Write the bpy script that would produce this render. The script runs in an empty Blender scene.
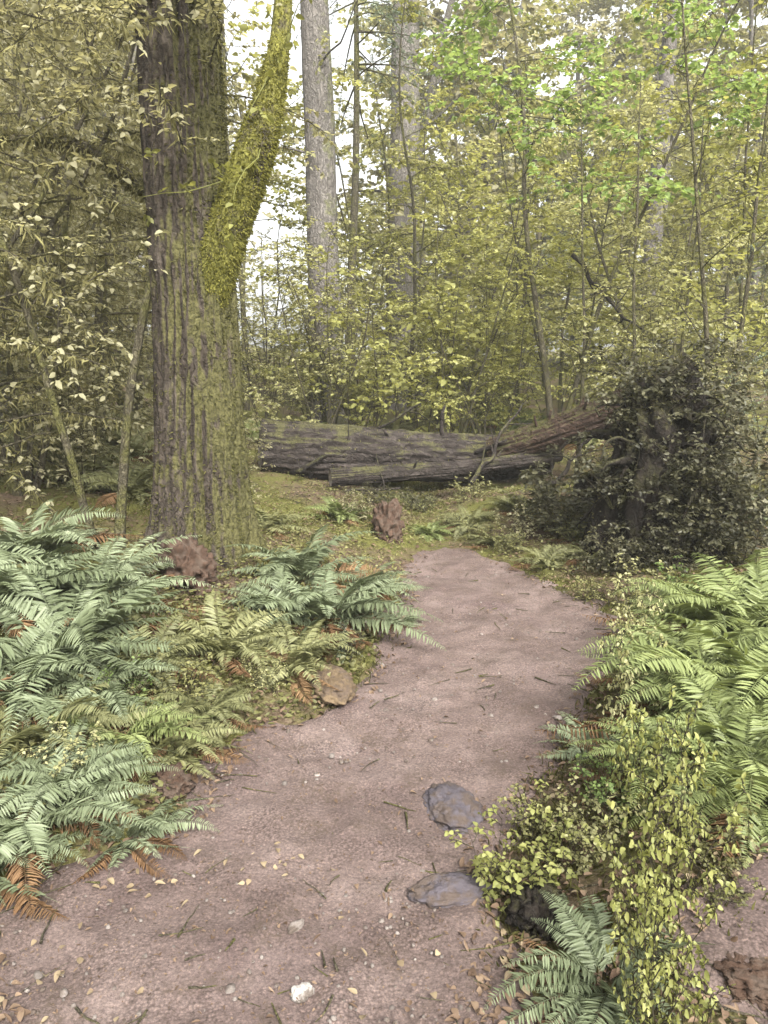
import bpy, math
import numpy as np
from mathutils import Vector

S = bpy.context.scene
COL = S.collection
R = math.radians
RNG = np.random.default_rng(11)

# ------------------------------------------------------------------ camera
FPX, CX, CY, HOR, CAMZ = 745.0, 384.0, 512.0, 380.0, 1.6
TH = math.atan((CY - HOR) / FPX)
cam_d = bpy.data.cameras.new('camera')
cam = bpy.data.objects.new('camera', cam_d)
COL.objects.link(cam)
cam.location = (0, 0, CAMZ)
cam.rotation_euler = (math.pi / 2 - TH, 0, 0)
cam_d.sensor_width = 36
cam_d.lens = 36 * FPX / 1024
cam_d.clip_end = 1000
cam_d.clip_start = 0.05
S.camera = cam


# ------------------------------------------------------------------ noise
def vnoise(p, seed=0):
    p = np.asarray(p, float)
    i = np.floor(p).astype(np.int64)
    f = p - i
    u = f * f * (3 - 2 * f)

    def hsh(x, y, z):
        n = (x * 374761393 + y * 668265263 + z * 1442695041 + seed * 974711) & 0xffffffff
        n = ((n ^ (n >> 13)) * 1274126177) & 0xffffffff
        n = ((n ^ (n >> 16)) * 2246822519) & 0xffffffff
        return ((n >> 8) & 0xffff) / 32767.5 - 1
    r = 0
    for dx in (0, 1):
        wx = u[:, 0] if dx else 1 - u[:, 0]
        for dy in (0, 1):
            wy = u[:, 1] if dy else 1 - u[:, 1]
            for dz in (0, 1):
                wz = u[:, 2] if dz else 1 - u[:, 2]
                r = r + wx * wy * wz * hsh(i[:, 0] + dx, i[:, 1] + dy, i[:, 2] + dz)
    return r


def fbm(p, octs=4, seed=0):
    p = np.asarray(p, float)
    r, a, t = 0, 1.0, 0
    for k in range(octs):
        r = r + a * vnoise(p * 2 ** k + 17.3 * k, seed + k)
        t += a
        a *= .5
    return r / t


def ss(t):
    t = np.clip(t, 0, 1)
    return t * t * (3 - 2 * t)


def nrm(a):
    a = np.asarray(a, float)
    return a / np.maximum(np.linalg.norm(a, axis=-1, keepdims=True), 1e-9)


# ------------------------------------------------------------------ trail & terrain
def pix_dir(px, py):
    x, y = (px - CX) / FPX, -(py - CY) / FPX
    return np.array([x, math.cos(TH) + y * math.sin(TH), -math.sin(TH) + y * math.cos(TH)])


def pix_flat(px, py):
    d = pix_dir(px, py)
    t = -CAMZ / d[2]
    return d[0] * t, d[1] * t


EL = [(1100, -40), (1024, -10), (960, -30), (905, -40), (880, 0), (862, 110), (842, 180), (800, 200), (760, 215), (730, 285), (705, 345), (680, 370),
      (650, 390), (620, 400), (600, 404), (575, 408), (560, 414), (548, 428)]
ER = [(1100, 500), (1024, 497), (960, 492), (900, 488), (850, 492), (800, 512), (760, 548), (720, 572), (690, 592), (660, 620), (630, 622),
      (605, 590), (590, 552), (575, 522), (560, 490), (548, 450)]


def edge(E):
    a = np.array([pix_flat(px, py) for py, px in E])
    yy = np.linspace(a[0, 1], a[-1, 1], 600)
    xx = np.interp(yy, a[:, 1], a[:, 0])
    k = np.ones(25) / 25
    xx = np.convolve(np.pad(xx, 12, mode='edge'), k, 'valid')
    return yy, xx


YL, XL = edge(EL)
YR, XR = edge(ER)


def trail_lr(y):
    return np.interp(y, YL, XL), np.interp(y, YR, XR)


def height(x, y):
    x = np.asarray(x, float)
    y = np.asarray(y, float)
    x, y = np.broadcast_arrays(x, y)
    sh = x.shape
    x, y = x.ravel(), y.ravel()
    xl, xr = trail_lr(y)
    dl, dr = np.maximum(xl - x, 0), np.maximum(x - xr, 0)
    z = .07 * ss(dl / .5) + 4 * np.tanh(.15 * dl / 4) + .05 * ss(dr / .5) + 2.5 * np.tanh(.10 * dr / 2.5)
    z += 4 * np.tanh(.055 * np.maximum(y - 9, 0) / 4)
    off = np.clip((dl + dr) / .5, 0, 1)
    mx, my = pix_flat(520, 535)
    z += .20 * np.exp(-((x - mx) / 1.3) ** 2 - ((y - my - .6) / .7) ** 2) * ss((dl + dr + np.maximum(y - YL[-1], 0)) / .5)
    p = np.stack([x, y, 0 * x], 1)
    z += .10 * off * fbm(p * .8, 4, 3) + .015 * fbm(p * 1.3, 2, 9) + .03 * off * fbm(p * 4, 2, 21)
    return z.reshape(sh)


def hz(x, y):
    return float(height(np.array([x]), np.array([y]))[0])


def pix_ground(px, py):
    d = pix_dir(px, py)
    t = .8
    while t < 60:
        q = d * t
        if CAMZ + q[2] <= hz(q[0], q[1]):
            break
        t += .03
    return d[0] * t, d[1] * t, hz(d[0] * t, d[1] * t)


def at(px, Y, sink=0.0):
    """ground point at forward distance Y under picture column px"""
    x = (px - CX) / FPX * (Y * math.cos(TH) + CAMZ * math.sin(TH))
    return (x, Y, hz(x, Y) - sink)


def at3(px, py, Y):
    d = pix_dir(px, py)
    t = Y / d[1]
    return np.array([d[0] * t, Y, CAMZ + d[2] * t])


# ------------------------------------------------------------------ mesh building
class MB:
    def __init__(s):
        s.v, s.q, s.t, s.c, s.n = [], [], [], [], 0

    def add(s, V, Q=None, T=None, tint=.5):
        V = np.asarray(V, float).reshape(-1, 3)
        if Q is not None and len(Q):
            s.q.append(np.asarray(Q, np.int64).reshape(-1, 4) + s.n)
        if T is not None and len(T):
            s.t.append(np.asarray(T, np.int64).reshape(-1, 3) + s.n)
        s.v.append(V)
        s.c.append(np.broadcast_to(np.asarray(tint, float), (len(V),)).copy())
        s.n += len(V)

    def mesh(s, name, mat, smooth=True):
        V = np.concatenate(s.v)
        Q = np.concatenate(s.q) if s.q else np.zeros((0, 4), np.int64)
        T = np.concatenate(s.t) if s.t else np.zeros((0, 3), np.int64)
        me = bpy.data.meshes.new(name)
        me.vertices.add(len(V))
        me.vertices.foreach_set('co', V.astype(np.float32).ravel())
        me.loops.add(Q.size + T.size)
        me.loops.foreach_set('vertex_index', np.concatenate([Q.ravel(), T.ravel()]).astype(np.int32))
        me.polygons.add(len(Q) + len(T))
        st = np.concatenate([np.arange(len(Q)) * 4, Q.size + np.arange(len(T)) * 3]).astype(np.int32)
        me.polygons.foreach_set('loop_start', st)
        me.polygons.foreach_set('use_smooth', np.full(len(Q) + len(T), smooth))
        at_ = me.attributes.new('tint', 'FLOAT', 'POINT')
        at_.data.foreach_set('value', np.concatenate(s.c).astype(np.float32))
        me.update(calc_edges=True)
        me.materials.append(mat)
        return me

    def build(s, name, mat, parent=None, smooth=True):
        o = bpy.data.objects.new(name, s.mesh(name, mat, smooth))
        COL.objects.link(o)
        if parent is not None:
            o.parent = parent
        return o

    def pts(s):
        return np.concatenate(s.v)


def leaves(mb, P, D, N, L, W, fold=.35, droop=.15, tint=None, rng=RNG, fine=False):
    P, D, N = np.asarray(P, float), nrm(D), np.asarray(N, float)
    n = len(P)
    if n == 0:
        return
    Sd = nrm(np.cross(D, N))
    N = np.cross(Sd, D)
    L = np.broadcast_to(L, (n,))[:, None]
    W = np.broadcast_to(W, (n,))[:, None]
    f = fold * W * .5
    if tint is None:
        tint = rng.random(n)
    if fine:
        st_ = np.array([0, .13, .33, .58, .82, 1.0])
        wd_ = np.array([0, .36, .52, .44, .24, 0])
        curl = rng.normal(0, .5, (n, 1)) * W
        vs = [P + D * L * t_ - N * droop * t_ ** 1.7 * L for t_ in st_]
        for sg in (1, -1):
            vs += [P + D * L * (t_ + .02) - N * droop * t_ ** 1.7 * L + Sd * W * w_ * sg + N * (fold * W * w_ + curl * w_ * sg * (t_ - .3))
                   for t_, w_ in zip(st_[1:5], wd_[1:5])]
        b = (np.arange(n) * 14)[:, None]
        Q = np.concatenate([b + [[1 + q, 2 + q, 7 + q, 6 + q]] for q in range(3)] + [b + [[2 + q, 1 + q, 10 + q, 11 + q]] for q in range(3)])
        T = np.concatenate([b + [[0, 1, 6]], b + [[1, 0, 10]], b + [[4, 5, 9]], b + [[5, 4, 13]]])
        mb.add(np.stack(vs, 1).reshape(-1, 3), Q, T, np.repeat(np.broadcast_to(tint, (n,)), 14))
        return
    V = np.stack([P,
                  P + D * L * .28 + Sd * W * .5 + N * (f - .02 * L),
                  P + D * L * .66 + Sd * W * .40 + N * (f * .8 - droop * .4 * L),
                  P + D * L - N * droop * L,
                  P + D * L * .66 - Sd * W * .40 + N * (f * .8 - droop * .4 * L),
                  P + D * L * .28 - Sd * W * .5 + N * (f - .02 * L)], 1).reshape(-1, 3)
    b = (np.arange(n) * 6)[:, None]
    Q = np.concatenate([b + [[0, 1, 2, 3]], b + [[0, 3, 4, 5]]])
    if tint is None:
        tint = rng.random(n)
    mb.add(V, Q, tint=np.repeat(np.broadcast_to(tint, (n,)), 6))


def frames(P):
    P = np.asarray(P, float)
    T = nrm(np.gradient(P, axis=0))
    a = np.array([0, 0, 1.]) if abs(T[0, 2]) < .9 else np.array([1., 0, 0])
    u = nrm(np.cross(T[0], a))
    U = [u]
    for k in range(1, len(P)):
        u = u - T[k] * np.dot(u, T[k])
        u = u / max(np.linalg.norm(u), 1e-9)
        U.append(u)
    U = np.array(U)
    return T, U, np.cross(T, U)


def tube(mb, P, rad, n=5, tint=.5, disp=None, cap=False):
    P = np.asarray(P, float)
    m = len(P)
    rad = np.broadcast_to(rad, (m,))
    T, U, B = frames(P)
    a = np.arange(n) / n * 2 * math.pi
    ring = U[:, None] * np.cos(a)[None, :, None] + B[:, None] * np.sin(a)[None, :, None]
    rr = np.repeat(rad[:, None], n, 1)
    if disp is not None:
        rr = rr + disp(P, a, rr)
    V = P[:, None] + ring * rr[:, :, None]
    i = np.arange(m - 1)[:, None] * n
    j = np.arange(n)[None]
    j2 = (j + 1) % n
    Q = np.stack([i + j, i + j2, i + n + j2, i + n + j], -1).reshape(-1, 4)
    Vv = V.reshape(-1, 3)
    Tt = None
    if cap:
        Vv = np.concatenate([Vv, P[:1], P[-1:]])
        k = np.arange(n)
        Tt = np.concatenate([np.stack([np.full(n, m * n), (k + 1) % n, k], 1),
                             np.stack([np.full(n, m * n + 1), (m - 1) * n + k, (m - 1) * n + (k + 1) % n], 1)])
    mb.add(Vv, Q, Tt, tint)
    return V


def walk(rng, p, d, length, segs, wander, grav=0.0):
    """a wandering polyline"""
    p, d = np.array(p, float), nrm(np.array(d, float))
    out = [p.copy()]
    for _ in range(segs):
        d = nrm(d + rng.normal(0, wander, 3) + np.array([0, 0, grav]))
        p = p + d * length / segs
        out.append(p.copy())
    return np.array(out)


def resample(P, m):
    P = np.asarray(P, float)
    s = np.concatenate([[0], np.cumsum(np.linalg.norm(np.diff(P, axis=0), axis=1))])
    # smooth via Catmull-like cubic interpolation
    t = np.linspace(0, s[-1], m)
    out = np.stack([np.interp(t, s, P[:, k]) for k in range(3)], 1)
    if m > 8:
        w = max(1, m // (2 * len(P)))
        k = np.ones(2 * w + 1) / (2 * w + 1)
        for c in range(3):
            pad = np.concatenate([2 * out[0, c] - out[w:0:-1, c], out[:, c], 2 * out[-1, c] - out[-2:-w - 2:-1, c]])
            out[:, c] = np.convolve(pad, k, 'valid')
    return out


# ------------------------------------------------------------------ objects
def tag(o, label=None, cat=None, group=None, kind=None):
    if label:
        o['label'] = label
    if cat:
        o['category'] = cat
    if group:
        o['group'] = group
    if kind:
        o['kind'] = kind
    return o


def empty(name, loc=(0, 0, 0)):
    o = bpy.data.objects.new(name, None)
    COL.objects.link(o)
    o.location = loc
    o.empty_display_size = .1
    return o


def copy_tree(o, parent=None):
    c = o.copy()
    COL.objects.link(c)
    if parent is not None:
        c.parent = parent
    for ch in list(o.children):
        copy_tree(ch, c)
    return c


# ------------------------------------------------------------------ materials
class NT:
    def __init__(s, name):
        s.m = bpy.data.materials.new(name)
        s.m.use_nodes = True
        s.t = s.m.node_tree
        s.t.nodes.clear()
        s.out = s.n('ShaderNodeOutputMaterial')

    def n(s, ty, **kw):
        nd = s.t.nodes.new(ty)
        for k, v in kw.items():
            if k.startswith('i_'):
                nd.inputs[k[2:].replace('_', ' ')].default_value = v
            else:
                setattr(nd, k, v)
        return nd

    def l(s, a, b):
        s.t.links.new(a, b)

    def noise(s, scale, detail=4, rough=.6, vec=None, dist=0):
        nd = s.n('ShaderNodeTexNoise')
        nd.inputs['Scale'].default_value = scale
        nd.inputs['Detail'].default_value = detail
        nd.inputs['Roughness'].default_value = rough
        nd.inputs['Distortion'].default_value = dist
        if vec is not None:
            s.l(vec, nd.inputs['Vector'])
        return nd.outputs['Fac']

    def ramp(s, fac, stops):
        nd = s.n('ShaderNodeValToRGB')
        e = nd.color_ramp.elements
        while len(e) < len(stops):
            e.new(.5)
        for k, (p, c) in enumerate(stops):
            e[k].position = p
            e[k].color = (*c, 1) if len(c) == 3 else c
        s.l(fac, nd.inputs['Fac'])
        return nd.outputs['Color']

    def mix(s, fac, a, b, mode='MIX'):
        nd = s.n('ShaderNodeMix', data_type='RGBA', blend_type=mode)
        if isinstance(fac, (int, float)):
            nd.inputs[0].default_value = fac
        else:
            s.l(fac, nd.inputs[0])
        for v, i in ((a, 6), (b, 7)):
            if isinstance(v, tuple):
                nd.inputs[i].default_value = (*v, 1)
            else:
                s.l(v, nd.inputs[i])
        return nd.outputs[2]

    def math(s, op, a, b=0.0):
        nd = s.n('ShaderNodeMath', operation=op)
        for v, i in ((a, 0), (b, 1)):
            if isinstance(v, (int, float)):
                nd.inputs[i].default_value = v
            else:
                s.l(v, nd.inputs[i])
        return nd.outputs[0]

    def bump(s, h, strength=.5, dist=.02, prev=None):
        nd = s.n('ShaderNodeBump')
        nd.inputs['Strength'].default_value = strength
        nd.inputs['Distance'].default_value = dist
        s.l(h, nd.inputs['Height'])
        if prev is not None:
            s.l(prev, nd.inputs['Normal'])
        return nd.outputs['Normal']

    def coord(s, kind='Object', scale=None):
        tc = s.n('ShaderNodeTexCoord').outputs[kind]
        if scale:
            mp = s.n('ShaderNodeMapping')
            mp.inputs['Scale'].default_value = scale
            s.l(tc, mp.inputs['Vector'])
            return mp.outputs['Vector']
        return tc

    def attr(s, name='tint'):
        return s.n('ShaderNodeAttribute', attribute_name=name).outputs['Fac']

    def principled(s, col, rough=.8, normal=None, spec=.3):
        b = s.n('ShaderNodeBsdfPrincipled')
        if isinstance(col, tuple):
            b.inputs['Base Color'].default_value = (*col, 1)
        else:
            s.l(col, b.inputs['Base Color'])
        if isinstance(rough, (int, float)):
            b.inputs['Roughness'].default_value = rough
        else:
            s.l(rough, b.inputs['Roughness'])
        b.inputs['Specular IOR Level'].default_value = spec
        if normal is not None:
            s.l(normal, b.inputs['Normal'])
        s.l(b.outputs[0], s.out.inputs['Surface'])
        return b


def leaf_mat(name, stops, transl=.35, rough=.5, spec=.35, tcol=(1.12, 1.08, .75), patch=1.3):
    """a leaf: colour differs leaf by leaf (tint), plant by plant and in patches"""
    t = NT(name)
    oi = t.n('ShaderNodeObjectInfo')
    a = t.math('MULTIPLY', t.attr(), .55)
    b = t.math('MULTIPLY', oi.outputs['Random'], .25)
    c = t.math('MULTIPLY', t.noise(patch, 2), .45)
    f = t.math('SUBTRACT', t.math('ADD', t.math('ADD', a, b), c), .12)
    col = t.ramp(f, stops)
    pb = t.principled(col, rough, spec=spec)
    tr = t.n('ShaderNodeBsdfTranslucent')
    t.l(t.mix(1.0, col, tcol, 'MULTIPLY'), tr.inputs['Color'])
    ms = t.n('ShaderNodeMixShader')
    ms.inputs[0].default_value = transl
    t.l(pb.outputs[0], ms.inputs[1])
    t.l(tr.outputs[0], ms.inputs[2])
    t.l(ms.outputs[0], t.out.inputs['Surface'])
    return t.m


M = {}
M['fern_cool'] = leaf_mat('fern_cool', [(0, (.055, .065, .032)), (.45, (.138, .165, .092)), (.8, (.212, .242, .150)), (1, (.30, .32, .215))], .3)
M['fern_bright'] = leaf_mat('fern_bright', [(0, (.06, .072, .024)), (.45, (.155, .186, .068)), (.8, (.24, .275, .11)), (1, (.34, .365, .175))], .35)
M['fern_olive'] = leaf_mat('fern_olive', [(0, (.07, .07, .03)), (.45, (.15, .155, .07)), (.8, (.23, .23, .11)), (1, (.30, .28, .16))], .3)
M['dead_frond'] = leaf_mat('dead_frond', [(0, (.06, .035, .018)), (.5, (.16, .095, .05)), (1, (.28, .19, .10))], .2, .8, .1, (1, .9, .7))
M['yellow_leaf'] = leaf_mat('yellow_leaf', [(0, (.085, .088, .026)), (.4, (.235, .24, .078)), (.75, (.36, .36, .13)), (1, (.52, .51, .26))], 0.55)
M['pale_leaf'] = leaf_mat('pale_leaf', [(0, (.11, .11, .048)), (.4, (.28, .278, .13)), (.75, (.42, .41, .215)), (1, (.60, .58, .36))], 0.52)
M['olive_leaf'] = leaf_mat('olive_leaf', [(0, (.17, .158, .098)), (.4, (.27, .255, .158)), (.75, (.34, .325, .205)), (1, (.40, .385, .26))], 0.55, .7, .2)
M['green_leaf'] = leaf_mat('green_leaf', [(0, (.06, .085, .03)), (.4, (.14, .20, .06)), (.75, (.23, .31, .10)), (1, (.34, .42, .17))], 0.55)
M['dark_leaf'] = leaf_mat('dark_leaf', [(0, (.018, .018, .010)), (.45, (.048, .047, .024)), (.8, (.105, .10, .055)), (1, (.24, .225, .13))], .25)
M['needle'] = leaf_mat('needle', [(0, (.06, .085, .055)), (.45, (.135, .175, .118)), (1, (.24, .29, .20))], .25)
M['spring_leaf'] = leaf_mat('spring_leaf', [(0, (.08, .088, .025)), (.4, (.21, .225, .07)), (.75, (.33, .335, .12)), (1, (.48, .47, .24))], .5)
M['herb'] = leaf_mat('herb', [(0, (.055, .056, .022)), (.4, (.135, .134, .052)), (.75, (.225, .22, .088)), (1, (.38, .37, .18))], .4, patch=2.0)
M['moss_blade'] = leaf_mat('moss_blade', [(0, (.035, .034, .011)), (.45, (.082, .080, .027)), (.8, (.135, .130, .045)), (1, (.20, .19, .08))], .35, .8, .1)
M['bright_moss'] = leaf_mat('bright_moss', [(0, (.07, .07, .016)), (.45, (.18, .175, .042)), (.8, (.27, .255, .07)), (1, (.35, .33, .12))], .4, .8, .1)
M['dull_moss'] = leaf_mat('dull_moss', [(0, (.06, .052, .022)), (.45, (.14, .13, .058)), (.8, (.21, .195, .085)), (1, (.29, .27, .14))], .3, .8, .1)
M['litter'] = leaf_mat('litter', [(0, (.04, .024, .016)), (.4, (.10, .066, .043)), (.75, (.17, .12, .08)), (1, (.30, .24, .16))], .15, .75, .2, (1, .9, .7), 4)
M['pale_litter'] = leaf_mat('pale_litter', [(0, (.10, .072, .042)), (.5, (.17, .13, .08)), (1, (.27, .22, .14))], .15, .7, .2, (1, .9, .7), 4)


def bark_mat(name, dark, mid, light, moss=None, moss_amt=.5, ridge=9, moss_dir=None, stretch=(1, 1, .22)):
    t = NT(name)
    co0 = t.coord('Object')
    dn = t.n('ShaderNodeTexNoise')
    dn.inputs['Scale'].default_value = 11
    dn.inputs['Detail'].default_value = 5
    t.l(co0, dn.inputs['Vector'])
    dv_ = t.n('ShaderNodeVectorMath', operation='MULTIPLY_ADD')
    t.l(dn.outputs['Color'], dv_.inputs[0])
    dv_.inputs[1].default_value = (.16, .16, .16)
    t.l(co0, dv_.inputs[2])
    mp_ = t.n('ShaderNodeMapping')
    mp_.inputs['Scale'].default_value = stretch
    t.l(dv_.outputs[0], mp_.inputs['Vector'])
    co = mp_.outputs['Vector']
    n1 = t.noise(ridge * 1.6, 8, .7, co, .4)
    n2 = t.noise(ridge * 7, 5, .7, co)
    n3 = t.noise(2.2, 3, .6, co0)
    vo = t.n('ShaderNodeTexVoronoi', feature='DISTANCE_TO_EDGE')
    vo.inputs['Scale'].default_value = ridge * 1.5
    t.l(co, vo.inputs['Vector'])
    crack = t.ramp(vo.outputs['Distance'], [(.0, (0, 0, 0)), (.05, (.35, .35, .35)), (.30, (1, 1, 1))])
    f = t.math('ADD', t.math('MULTIPLY', n1, .6), t.math('MULTIPLY', n2, .4))
    col = t.ramp(f, [(.34, dark), (.5, mid), (.66, light)])
    col = t.mix(t.math('MULTIPLY', n3, .5), col, tuple(.55 * c for c in mid))
    col = t.mix(t.math('MULTIPLY', n2, .95), col, t.mix(crack, tuple(.6 * c for c in dark), (1, 1, 1)), 'MULTIPLY')
    f = t.math('ADD', t.math('MULTIPLY', f, .6), t.math('MULTIPLY', crack, .4))
    if moss:
        nm = t.noise(3.0, 6, .7, t.coord('Object'))
        if moss_dir is not None:
            g = t.n('ShaderNodeNewGeometry')
            dt = t.n('ShaderNodeVectorMath', operation='DOT_PRODUCT')
            t.l(g.outputs['Normal'], dt.inputs[0])
            dt.inputs[1].default_value = moss_dir
            nm = t.math('ADD', nm, t.math('MULTIPLY', dt.outputs['Value'], .22))
        mf = t.ramp(nm, [(.62 - .25 * moss_amt, (0, 0, 0)), (.72 - .25 * moss_amt, (1, 1, 1))])
        mc = t.ramp(t.noise(40, 4, .7, t.coord('Object')), [(.3, tuple(.35 * c for c in moss)), (.5, moss), (.75, tuple(1.6 * c for c in moss))])
        col = t.mix(mf, col, mc)
    nb = t.bump(f, 1.0, .045)
    nb = t.bump(t.noise(60, 4, .7, t.coord('Object')), .5, .006, nb)
    t.principled(col, .9, nb, .15)
    return t.m


M['bark_big'] = bark_mat('bark_big', (.018, .014, .010), (.060, .048, .038), (.125, .105, .086), (.068, .064, .026), .40, 9, (.9, -.1, .3))
M['bark_grey'] = bark_mat('bark_grey', (.07, .062, .055), (.155, .140, .126), (.24, .222, .204), (.11, .11, .06), .18, 11, (.5, 0, .2))
M['bark_thin'] = bark_mat('bark_thin', (.04, .033, .022), (.10, .088, .058), (.19, .17, .11), (.085, .082, .03), .6, 20)
M['bark_limb'] = bark_mat('bark_limb', (.03, .025, .016), (.085, .073, .048), (.15, .13, .09), (.15, .145, .036), 1.0, 14)
M['bark_log'] = bark_mat('bark_log', (.010, .008, .007), (.042, .034, .030), (.105, .090, .082), (.06, .057, .026), .02, 8, (0, 0, .9), (.22, 1, 1))
M['bark_red'] = bark_mat('bark_red', (.018, .011, .008), (.062, .040, .030), (.12, .083, .063), (.065, .062, .025), .2, 10, (0, 0, .7), (.25, 1, 1))
M['bark_dark'] = bark_mat('bark_dark', (.006, .005, .004), (.018, .014, .011), (.045, .037, .030), (.035, .033, .016), .10, 9, (0, -.2, .8))
M['stem'] = bark_mat('stem', (.035, .028, .018), (.09, .078, .05), (.17, .15, .10), (.085, .082, .03), .5, 30)


def endgrain_mat():
    t = NT('cut_wood')
    co = t.coord('Object')
    w = t.n('ShaderNodeTexWave', wave_type='RINGS', rings_direction='X')
    w.inputs['Scale'].default_value = 14
    w.inputs['Distortion'].default_value = 3
    w.inputs['Detail'].default_value = 3
    t.l(co, w.inputs['Vector'])
    col = t.ramp(w.outputs['Fac'], [(0, (.10, .085, .075)), (1, (.20, .175, .155))])
    col = t.mix(t.noise(5, 5, .7, co), col, (.27, .24, .21))
    t.principled(col, .9, t.bump(t.noise(30, 5, .7, co), .6, .01), .1)
    return t.m


M['cut_wood'] = endgrain_mat()


def ground_mat():
    t = NT('forest_floor')
    co = t.coord('Object')
    duff = t.ramp(t.noise(38, 6, .75, co), [(.30, (.035, .024, .016)), (.48, (.085, .060, .041)), (.62, (.14, .105, .075)), (.75, (.23, .185, .13))])
    mossc = t.ramp(t.noise(55, 5, .7, co), [(.3, (.028, .029, .009)), (.5, (.090, .089, .026)), (.75, (.165, .16, .05))])
    f = t.ramp(t.math('ADD', t.noise(.9, 6, .65, co), t.math('MULTIPLY', t.noise(14, 3, .6, co), .18)), [(.50, (0, 0, 0)), (.64, (1, 1, 1))])
    col = t.mix(f, duff, mossc)
    t.principled(col, .95, t.bump(t.noise(45, 6, .75, co), .9, .02), .1)
    return t.m


def trail_mat():
    t = NT('packed_earth')
    co = t.coord('Object')
    base = t.ramp(t.noise(2.2, 6, .62, co), [(.30, (.092, .065, .057)), (.5, (.140, .103, .092)), (.7, (.187, .143, .129))])
    damp = t.ramp(t.noise(1.1, 4, .55, co, .5), [(.52, (1, 1, 1)), (.70, (.74, .70, .74))])
    col = t.mix(1.0, base, damp, 'MULTIPLY')
    grit = t.ramp(t.noise(90, 5, .8, co), [(.30, (.30, .28, .28)), (.45, (.85, .85, .85)), (.56, (1.08, 1.08, 1.08)), (.70, (1.8, 1.75, 1.65))])
    col = t.mix(1.0, col, grit, 'MULTIPLY')
    v2 = t.n('ShaderNodeTexVoronoi')
    v2.inputs['Scale'].default_value = 110
    t.l(co, v2.inputs['Vector'])
    gr2 = t.ramp(t.math('MULTIPLY', v2.outputs['Distance'], 1.0), [(.0, (1.35, 1.32, 1.28)), (.35, (1, 1, 1)), (.75, (.55, .53, .52))])
    col = t.mix(t.ramp(t.noise(4, 5, .65, co), [(.38, (0, 0, 0)), (.6, (1, 1, 1))]), col, t.mix(1.0, col, gr2, 'MULTIPLY'))
    v = t.n('ShaderNodeTexVoronoi')
    v.inputs['Scale'].default_value = 45
    t.l(co, v.inputs['Vector'])
    sp = t.ramp(v.outputs['Distance'], [(.10, (1, 1, 1)), (.2, (0, 0, 0))])
    pk = t.ramp(t.noise(7, 4, .6, co), [(.52, (0, 0, 0)), (.6, (.55, .55, .55))])
    col = t.mix(t.mix(1.0, sp, pk, 'MULTIPLY'), col, (.05, .037, .029))
    duff = t.ramp(t.noise(5, 6, .7, co), [(.50, (0, 0, 0)), (.66, (.8, .8, .8))])
    col = t.mix(t.mix(1.0, duff, t.ramp(t.noise(70, 4, .7, co), [(.4, (0, 0, 0)), (.6, (1, 1, 1))]), 'MULTIPLY'), col, (.065, .047, .032))
    nb = t.bump(t.noise(26, 6, .7, co), .6, .02)
    nb = t.bump(t.noise(130, 5, .8, co), .9, .008, nb)
    t.principled(col, t.ramp(t.noise(1.1, 4, .55, co, .5), [(.5, (.92, .92, .92)), (.7, (.7, .7, .7))]), nb, .25)
    return t.m


M['ground'] = ground_mat()
M['trail'] = trail_mat()


def stone_mat(name, a, b):
    t = NT(name)
    co = t.coord('Object')
    col = t.ramp(t.noise(9, 6, .7, co), [(.3, a), (.7, b)])
    oi = t.attr()
    col = t.mix(t.math('MULTIPLY', oi, .6), col, tuple(.45 * c for c in a))
    dirt = t.ramp(t.noise(14, 5, .7, co), [(.46, (0, 0, 0)), (.58, (.85, .85, .85))])
    col = t.mix(dirt, col, (.075, .055, .042))
    t.principled(col, .85, t.bump(t.noise(40, 7, .75, co), .9, .015), .2)
    return t.m


M['stone_blue'] = stone_mat('stone_blue', (.052, .045, .053), (.105, .092, .102))
M['stone_white'] = stone_mat('stone_white', (.26, .24, .22), (.42, .395, .37))
M['stone_tan'] = stone_mat('stone_tan', (.075, .052, .030), (.155, .112, .068))
M['pebble'] = stone_mat('pebble', (.11, .09, .08), (.28, .25, .225))
M['earth_red'] = stone_mat('earth_red', (.036, .021, .014), (.082, .050, .034))

# ------------------------------------------------------------------ ground + trail
def graded(a, b, fine, n_out, far):
    core = np.arange(a, b + 1e-6, fine)
    k = fine * np.cumsum(1.0 + np.arange(n_out) ** 1.6 * .08)
    k = k * max(1, far / k[-1]) if k[-1] < far else k
    return np.concatenate([a - k[::-1], core, b + k])


gx = graded(-5, 5, .06, 60, 160)
gy = graded(.6, 13, .06, 60, 160)
X, Y = np.meshgrid(gx, gy)
xl, xr = trail_lr(Y)
ins = np.minimum(np.minimum(X - xl, xr - X), (YL[-1] - Y) * .45 - .05)
ins = np.where((Y > YL[0]) & (Y < YL[-1]), ins, -1)
Z = height(X, Y) - .06 * ss(ins / .12)
ny, nx = X.shape
i = np.arange(ny - 1)[:, None] * nx
j = np.arange(nx - 1)[None]
mb = MB()
mb.add(np.stack([X, Y, Z], -1).reshape(-1, 3), np.stack([i + j, i + j + 1, i + nx + j + 1, i + nx + j], -1).reshape(-1, 4))
tag(mb.build('ground', M['ground']), 'leaf strewn forest floor with moss on both sides of the trail', 'ground', kind='structure')

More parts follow.
